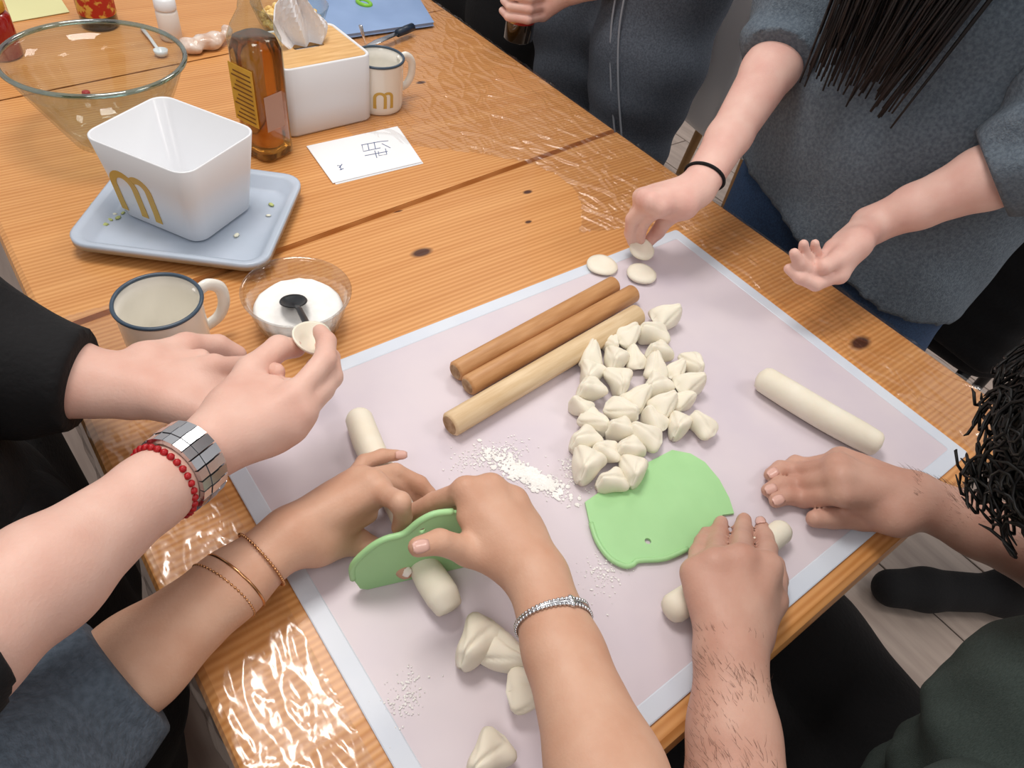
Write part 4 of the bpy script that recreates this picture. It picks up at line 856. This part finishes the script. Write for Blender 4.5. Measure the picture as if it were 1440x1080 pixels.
for k in range(N):
    q = 2 * math.pi * k / N; ctr = c + e1 * r1 * math.cos(q) + e2 * r2 * math.sin(q); nr = unit(e1 * math.cos(q) / r1 + e2 * math.sin(q) / r2); tg = np.cross(a, nr); wl_ = 2 * math.pi * r1 / N * 0.46
    for w0, w1, hh in ((-.0125, -.0045, .0026), (-.0042, .0042, .0032), (.0045, .0125, .0026)):
        crn = [ctr + a * w_ + tg * s_ * wl_ + nr * z_ for z_ in (-.001, hh) for (w_, s_) in ((w0, -1), (w1, -1), (w1, 1), (w0, 1))]
        obj('link', crn, [[3, 2, 1, 0], [4, 5, 6, 7], [0, 1, 5, 4], [1, 2, 6, 5], [2, 3, 7, 6], [3, 0, 4, 7]], SILVER, t, False, world=True)
c, a, e1, e2, r1, r2 = arm_ring(A_R, elA, 0.245, 0.86, 0.0035)
t = empty('bead_bracelet', c.tolist()); tag(t, 'red bead bracelet next to the silver watch', 'bracelet')
for p in ringpts(c, a, e1, e2, r1, r2, 30)[:-1]: obj('bead', *bead(p, 0.0028), RED, t, world=True)
def chain_bracelet(ch, el, tt, s, m, lab, beads, thick, name, tilt=0.0):
    c, a, e1, e2, r1, r2 = arm_ring(ch, el, tt, s, thick + 0.0008); a2 = unit(a + e1 * tilt); pts = [p + a * (tilt * ((p - c) @ e1)) for p in ringpts(c, a, e1, e2, r1, r2, 54)]
    t = empty(name, c.tolist()); tag(t, lab, 'bracelet')
    obj('band', *ring_tube(pts, thick * (0.55 if beads else 1.0), 7), m, t, world=True)
    if beads:
        o = obj('small_beads', *join([bead(p, thick * 1.15) for p in pts[:-1]]), m, t, world=True); o['kind'] = 'stuff'
    cl = pts[40]; obj('clasp', *bead(cl, thick * 2.1), m, t, world=True)
chain_bracelet(B_L, elBL, 0.14, 1.0, GOLDM, 'beaded rose gold bracelet closest to the hand holding the dough rope', True, 0.0012, 'bracelet')
chain_bracelet(B_L, elBL, 0.27, 1.0, GOLDM, 'plain rose gold bangle between the two beaded ones', False, 0.0012, 'bangle', 0.15)
chain_bracelet(B_L, elBL, 0.33, 1.0, GOLDM, 'fine rose gold bangle nearest the grey sleeve', True, 0.0010, 'bangle', 0.2)
for k, tt in enumerate((0.165, 0.178, 0.191)):
    chain_bracelet(B_R, elBR, tt, 1.0, SILVER, ['silver chain bracelet strand nearest the hand holding the scraper', 'middle silver chain strand on the wrist above the scraper', 'silver chain bracelet strand furthest from the hand holding the scraper'][k], k != 1, 0.0013, 'bracelet', 0.05 * (k - 1))
c, a, e1, e2, r1, r2 = arm_ring(D_R, elD, 0.07, 0.98, 0.0012)
tag(obj('hair_tie', *ring_tube(ringpts(c, a, e1, e2, r1, r2, 40), 0.0024, 8), BLACK, None, world=True), 'thin black hair tie around the wrist above the dough disc', 'hair tie')
# dough wrapper in the left person's fingers
tp = (A_R['thumb'][-1] + A_R['index'][-1]) / 2
v, f = lathe([(0.001, 0.0), (0.012, 0.001), (0.021, 0.006), (0.0225, 0.0085), (0.020, 0.0085), (0.011, 0.0035), (0.001, 0.0026)], 26); v = [(p[0], p[1] * 0.75, p[2] + 8 * p[0] * p[0]) for p in v]
o = obj('dough_wrapper', v, f, DOUGH); o.location = (tp + V(0.0, 0.004, -.008)).tolist(); o.rotation_euler = (0.5, 0.3, 0.5); tag(o, 'thin folded dough wrapper pinched in the fingers of the person with the watch', 'dough')

# ------------------------------------------------------------------ flour dusted on the mat
rnd = random.Random(9)
for k, (px, py, ra, rb, an, cnt, lab) in enumerate(((742, 668, .042, .011, -1.15, 900, 'streak of white flour on the mat between scraper and dough rope'), (690, 640, .040, .014, -.2, 350, 'light flour dusting below the pale rolling pin'), (812, 665, .016, .020, 0, 300, 'flour dusting beside the lowest dough pieces'), (572, 975, .022, .012, .6, 140, 'faint flour dusting beside the lone dough wedge'), (850, 800, .030, .018, .3, 160, 'thin flour dusting around the flat green scraper'))):
    p = at(px, py, MAT); fl_ = []
    for q in range(cnt):
        r = rnd.uniform(.0003, .0011) + (.0022 * rnd.random() ** 3 if k == 0 else 0); x_, y_ = rnd.gauss(0, ra * .5), rnd.gauss(0, rb * .55)
        fl_.append(xf(loft([[(r * math.cos(u) * (1 + .3 * math.sin(u * 2 + q)), r * math.sin(u), 0) for u in (0, 1.05, 2.1, 3.14, 4.2, 5.2)], [(r * .5 * math.cos(u), r * .5 * math.sin(u), .0003 + r * .18) for u in (0, 1.05, 2.1, 3.14, 4.2, 5.2)]], True, False, True), (x_, y_, 0), rnd.uniform(0, 6)))
    o = obj('flour_dusting', *join(fl_), FLOUR); o.location = (p[0], p[1], TZ + MAT + 0.0001); o.rotation_euler[2] = an; tag(o, lab, 'flour', kind='stuff')

# ------------------------------------------------------------------ cling film over the table
FILM = thin_glass('cling_film', 'fdfdfd', 0.10, 0.18, 0.25)
def film(name, x0, x1, y0, y1, lab, nl, seed, left=None, step=0.0025):
    rnd = random.Random(seed); nx, ny = int((x1 - x0) / step), int((y1 - y0) / step); X_, Y_ = np.meshgrid(np.linspace(x0, x1, nx), np.linspace(y0, y1, ny), indexing='ij'); Z_ = np.zeros_like(X_)
    for k in range(nl):
        cx, cy = rnd.uniform(x0, x1), rnd.uniform(y0, y1); a = math.pi / 2 + rnd.gauss(0.10, 0.24) + (0.5 * (x1 - cx) if x1 > 0 else 0); L = rnd.uniform(.03, .24); wd = rnd.uniform(.0018, .0045); hgt = rnd.uniform(.0008, .0036)
        dx_, dy_ = X_ - cx, Y_ - cy; u = dx_ * math.cos(a) + dy_ * math.sin(a); w_ = -dx_ * math.sin(a) + dy_ * math.cos(a) + 0.006 * np.sin(u * 60 + k)
        Z_ = np.maximum(Z_, hgt * np.exp(-(w_ / wd) ** 2) * np.exp(-(u / L) ** 4))
    Z_ += 0.0010 + 0.00025 * np.sin(X_ * 90 + 3 * np.sin(Y_ * 31 + X_ * 20)) * np.sin(Y_ * 57 + 2 * np.sin(X_ * 70))
    # over the rounded table edges the film turns down and hangs
    Xn = X_.copy(); over = X_ - (TX1 - 0.004); m = over > 0; Z_[m] -= np.minimum(over[m] * 1.8, 0.05); Xn[m] = TX1 - 0.004 + np.minimum(over[m], 0.0075) + 0.003 * np.abs(np.sin(Y_[m] * 80))
    over = (TX0 + 0.004) - X_; m = over > 0; Z_[m] -= np.minimum(over[m] * 1.8, 0.06); Xn[m] = TX0 + 0.004 - np.minimum(over[m], 0.0075) - 0.003 * np.abs(np.sin(Y_[m] * 70))
    idx = np.arange(nx * ny).reshape(nx, ny); F_q = np.stack([idx[:-1, :-1], idx[1:, :-1], idx[1:, 1:], idx[:-1, 1:]], -1).reshape(-1, 4)
    P = np.stack([Xn, Y_, Z_ + TZ], -1).reshape(-1, 3)
    if left: keep = left(X_, Y_).reshape(-1); F_q = F_q[keep[F_q].all(1)]; used = np.unique(F_q); rm = -np.ones(len(P), int); rm[used] = np.arange(len(used)); P = P[used]; F_q = rm[F_q]
    o = obj(name, P, F_q, FILM, None, world=True); tag(o, lab, 'plastic film'); return o
film('cling_film', -.30, .150, -.49, 1.15, 'wrinkled clear cling film along the table edge by the standing people', 520, 2, lambda x, y: (x > .008) | (y > .012 + np.clip((.0 - x) * .35, 0, .3)) & (x > -.22 + .15 * np.sin(y * 9)) )
film('cling_film', -.825, -.712, -.47, .20, 'crinkled clear cling film on the table edge beside the gold bracelets', 260, 6)

# ------------------------------------------------------------------ things at the far end of the table
GLASS = thin_glass('bowl_glass', 'f4f8f7', 0.03, 0.03); GRIM = thin_glass('glass_rim', 'bcd6d4', 0.25, 0.05)
L_, R_2 = at(2, 92, .115), at(277, 98, .115); gc = (L_ + R_2) / 2; GR = float(np.linalg.norm(R_2 - L_)) / 2
gc = gc + V(0, .035, 0); t = empty('glass_bowl', (gc[0], gc[1], TZ + .001)); tag(t, 'large empty clear glass mixing bowl behind the white bin', 'bowl')
obj('bowl', *lathe([(GR * .45, 0.0), (GR * .50, .003), (GR * .62, .03), (GR * .82, .075), (GR * .97, .112), (GR * .95, .113), (GR * .80, .077), (GR * .60, .033), (GR * .46, .007), (.001, .006)], 72, True, False), GLASS, t)
obj('rim', *ring_tube(torus_path((0, 0, .114), (0, 0, 1), GR * .975, 72), 0.0035), GRIM, t)
p = at(122, 134, .0); o = obj('chilli_slice', *lathe([(.003, 0), (.006, .002), (.0055, .005), (.002, .006)], 12), mat('chilli_red', 'b8201c', 0.3)); o.location = (p[0], p[1], TZ + .0012); tag(o, 'small red chilli slice seen through the glass bowl', 'chilli')
def lathe_thing(name, px, py, parts, lab, cat, group=None):
    p = at(px, py, 0); t = empty(name, (p[0], p[1], TZ + .001)); tag(t, lab, cat, group)
    for nm, prof_, m in parts: obj(nm, *lathe(prof_, 28), m, t)
    return t
lathe_thing('soy_sauce_bottle', 142, 36, [('glass', [(.026, 0), (.030, .004), (.030, .11), (.022, .135), (.012, .16), (.012, .19)], mat('soy_glass', '120c0a', .08, coat=.5)), ('label', [(.0302, .022), (.0306, .023), (.0306, .088), (.0302, .09)], mat('red_green_label', 'b02a1c', .45, 'd8b050', 70, contrast=(.52, .6))), ('cap', [(.014, .186), (.015, .188), (.015, .205), (.013, .207)], mat('red_cap', 'a02018', .4))], 'dark soy sauce bottle with red label behind the glass bowl', 'bottle')
lathe_thing('chilli_jar', 6, 78, [('glass', [(.026, 0), (.028, .004), (.028, .06), (.022, .068)], mat('jar_red', '8c1a14', .15, coat=.5)), ('lid', [(.024, .068), (.025, .07), (.025, .082), (.023, .084)], mat('jar_lid', 'b8882a', .35))], 'small jar of red chilli sauce beside the glass bowl', 'jar')
lathe_thing('salt_shaker', 242, 55, [('body', [(.016, 0), (.018, .003), (.018, .045), (.016, .05)], mat('frosted_plastic', 'e6e0da', .4)), ('cap', [(.0175, .05), (.018, .052), (.0175, .066), (.012, .069)], WHITE)], 'small white plastic shaker behind the glass bowl', 'shaker')
a0_, a1_ = at(200, 40, .004), at(224, 72, .004); sp = empty('plastic_spoon', a0_.tolist()); tag(sp, 'white plastic measuring spoon lying behind the glass bowl', 'spoon')
obj('handle', *tube([a0_, (a0_ + a1_) / 2 + V(0, 0, .002), a1_], [.004, .003, .003], 8, True, .5), WHITE, sp, world=True)
obj('scoop', *xf(lathe([(.006, 0), (.010, .003), (.0115, .010), (.0105, .010), (.008, .004), (.001, .002)], 20, True, False), (a1_ + unit(a1_ - a0_) * .011 - V(0, 0, .003)).tolist()), WHITE, sp, world=True)
p = at(286, 72, 0); S = Shape(); S.cone(p + V(-.022, 0, .012), p + V(.022, .008, .012), .017, .018, .01, V(0, 0, 1), .7); S.cone(p + V(.030, .012, .014), p + V(.052, .022, .016), .006, .010, .008); S.wr = (.002, [(200, 100, 80, 1), (90, 220, 160, .8)]); v, f = S.mesh(.003, 1)
tag(obj('spice_bag', v, f, mat('spice_in_plastic', 'c9a690', .25, 'e2d6cc', 50, .5, 120, coat=.4), None, world=True), 'small twisted plastic bag of beige spice behind the oil bottle', 'bag')
pp = [at(18, 32), at(98, 18), at(70, -25), at(0, -15)]; o = obj('yellow_paper', *prism([tuple(q[:2]) for q in pp][::-1], TZ + .001, TZ + .0018), mat('pale_yellow_paper', 'd9d6a0', .7), None, False, world=True); tag(o, 'pale yellow green sheet of paper at the far table end', 'paper')
c = at(408, 12, .05); t = empty('crumb_bowl', (c[0], c[1] + .0, TZ + .001)); tag(t, 'glass bowl full of yellow crumbled filling behind the tissue box', 'bowl')
obj('bowl', *lathe([(.035, 0), (.042, .003), (.058, .03), (.068, .058), (.066, .059), (.055, .032), (.04, .006), (.001, .005)], 48, True, False), GLASS, t)
fill = mat('crumbled_filling', 'dcb05e', .8, 'f0d79a', 40, .4, 80); rnd = random.Random(2); blobs = []
for k in range(260):
    q = rnd.random() ** .5; u = rnd.uniform(0, 6.28); r = rnd.uniform(.0035, .0065); zz = .030 + .024 * (1 - q * q) + rnd.uniform(-.004, .004); v, f = lathe([(r * .5, -r * .7), (r, -r * .1), (r * .8, r * .5), (r * .2, r * .8)], 6); blobs.append(xf((v, f), (.052 * q * math.cos(u), .052 * q * math.sin(u), zz), u, rnd.uniform(-.6, .6)))
blobs.append(lathe([(.036, .007), (.052, .032), (.03, .045), (.001, .05)], 24)); tag(obj('crumbled_filling', *join(blobs), fill, t), kind='stuff')
bp_ = [at(436, 64), at(609, 39), at(572, -22), at(420, -10)]; cq = sum(bp_) / 4; o = obj('cutting_board', *prism([tuple(q[:2] - cq[:2]) for q in bp_][::-1], 0.0, .007, .002), mat('blue_board', '8aa4cc', .45, '7f99c2', 12), None, False); o.location = (cq[0], cq[1], TZ + .0042); tag(o, 'pale blue plastic cutting board behind the mug and tissue box', 'cutting board')
k0, k1 = at(532, 58, .016), at(580, 38, .016); kn_ = empty('kitchen_knife', k0.tolist()); tag(kn_, 'black handled knife lying on the blue cutting board', 'knife')
obj('handle', *tube([k1 + (k0 - k1) * .45, k1 + (k0 - k1) * .2, k1], [.007, .008, .0075], 10), mat('navy_handle', '1c2a3c', .4), kn_, world=True)
obj('blade', *tube([k1 + (k0 - k1) * .45, k0, k0 + (k0 - k1) * .5], [.006, .008, .001], 8, True, .15), SILVER, kn_, world=True)
g0 = at(512, 4, .012); tag(obj('peeler_loop', *ring_tube(torus_path(g0, (0.1, 0, 1), .017, 28, None, 1, .7), .0042), mat('lime_plastic', '7fbf3a', .35), None, world=True), 'lime green plastic handle loop on the blue cutting board', 'peeler')
q0, q1 = at(520, 84, .02), at(507, 36, .10); tag(obj('teaspoon', *tube([q0, (q0 + q1) / 2, q1], [.0022, .0018, .0034], 8, True, .5), SILVER, None, world=True), 'metal teaspoon handle leaning out of the enamel mug behind the tissue box', 'spoon')

# ------------------------------------------------------------------ chairs behind the people
CH = mat('white_shell', 'f3f5f8', .35); t = empty('white_chair', (1.05, .50, 0)); tag(t, 'white moulded chair standing behind the charcoal jeans', 'chair')
S = Shape(); S.chain([V(.86, .34, .86), V(.84, .50, .90), V(.86, .66, .86)], [.02, .02, .02], .02)
for zz in np.linspace(.44, .86, 17): S.chain([V(.89 - .04 * (zz - .44), .30, zz), V(.85 - .02 * (zz - .44), .53, zz), V(.89 - .04 * (zz - .44), .77, zz)], [.022, .022, .022], .03)
for xx in np.linspace(.9, 1.26, 15): S.chain([V(xx, .31, .455), V(xx, .50, .44), V(xx, .69, .455)], [.022, .022, .022], .03)
v, f = S.mesh(.009, 2); obj('shell', v, f, CH, t, world=True)
for xx, yy in ((.93, .36), (.93, .64), (1.22, .36), (1.22, .64)): obj('leg', *tube([V(xx, yy, .44), V(xx + (.04 if xx > 1 else -.04), yy + (.03 if yy > .5 else -.03), 0.0)], [.014, .010], 10), mat('chair_leg_wood', 'b58a58', .5), t, world=True)
S = Shape(); S.chain([V(.785, .70, .84), V(.785, .76, .85)], [.03, .03], .03); S.chain([V(.78, .71, .82), V(.775, .685, .56)], [.045, .05], .03); S.chain([V(.78, .76, .82), V(.775, .755, .52)], [.045, .055], .03); S.wr = (.004, FOLDS[1]); v, f = S.mesh(.009, 1)
tag(obj('black_coat', v, f, BLACK, None, world=True), 'black coat draped over the white chair back', 'coat')
t = empty('black_chair', (.72, -.17, 0)); tag(t, 'black padded chair behind the person in blue sweater', 'chair')
S = Shape()
for zz in np.linspace(.50, .83, 7): S.chain([V(.60 + .05 * (zz - .5), -.36 + .5 * max(0, zz - .78), zz), V(.615 + .05 * (zz - .5), -.17, zz), V(.60 + .05 * (zz - .5), .02, zz)], [.03, .03, .03], .03)
v, f = S.mesh(.01, 2); obj('backrest', v, f, BLACK, t, world=True)
obj('seat', *xf(loft([rrect(.40, .42, .06, 0), rrect(.44, .45, .07, .02), rrect(.44, .45, .07, .05), rrect(.38, .40, .06, .065)]), (.84, -.17, .42)), BLACK, t, world=True)
for xx, yy in ((.66, -.34), (.66, 0.0), (1.02, -.34), (1.02, 0.0)): obj('leg', *tube([V(xx, yy, .43), V(xx, yy, 0.0)], [.013, .012], 10), mat('black_metal', '18181a', .4), t, world=True)
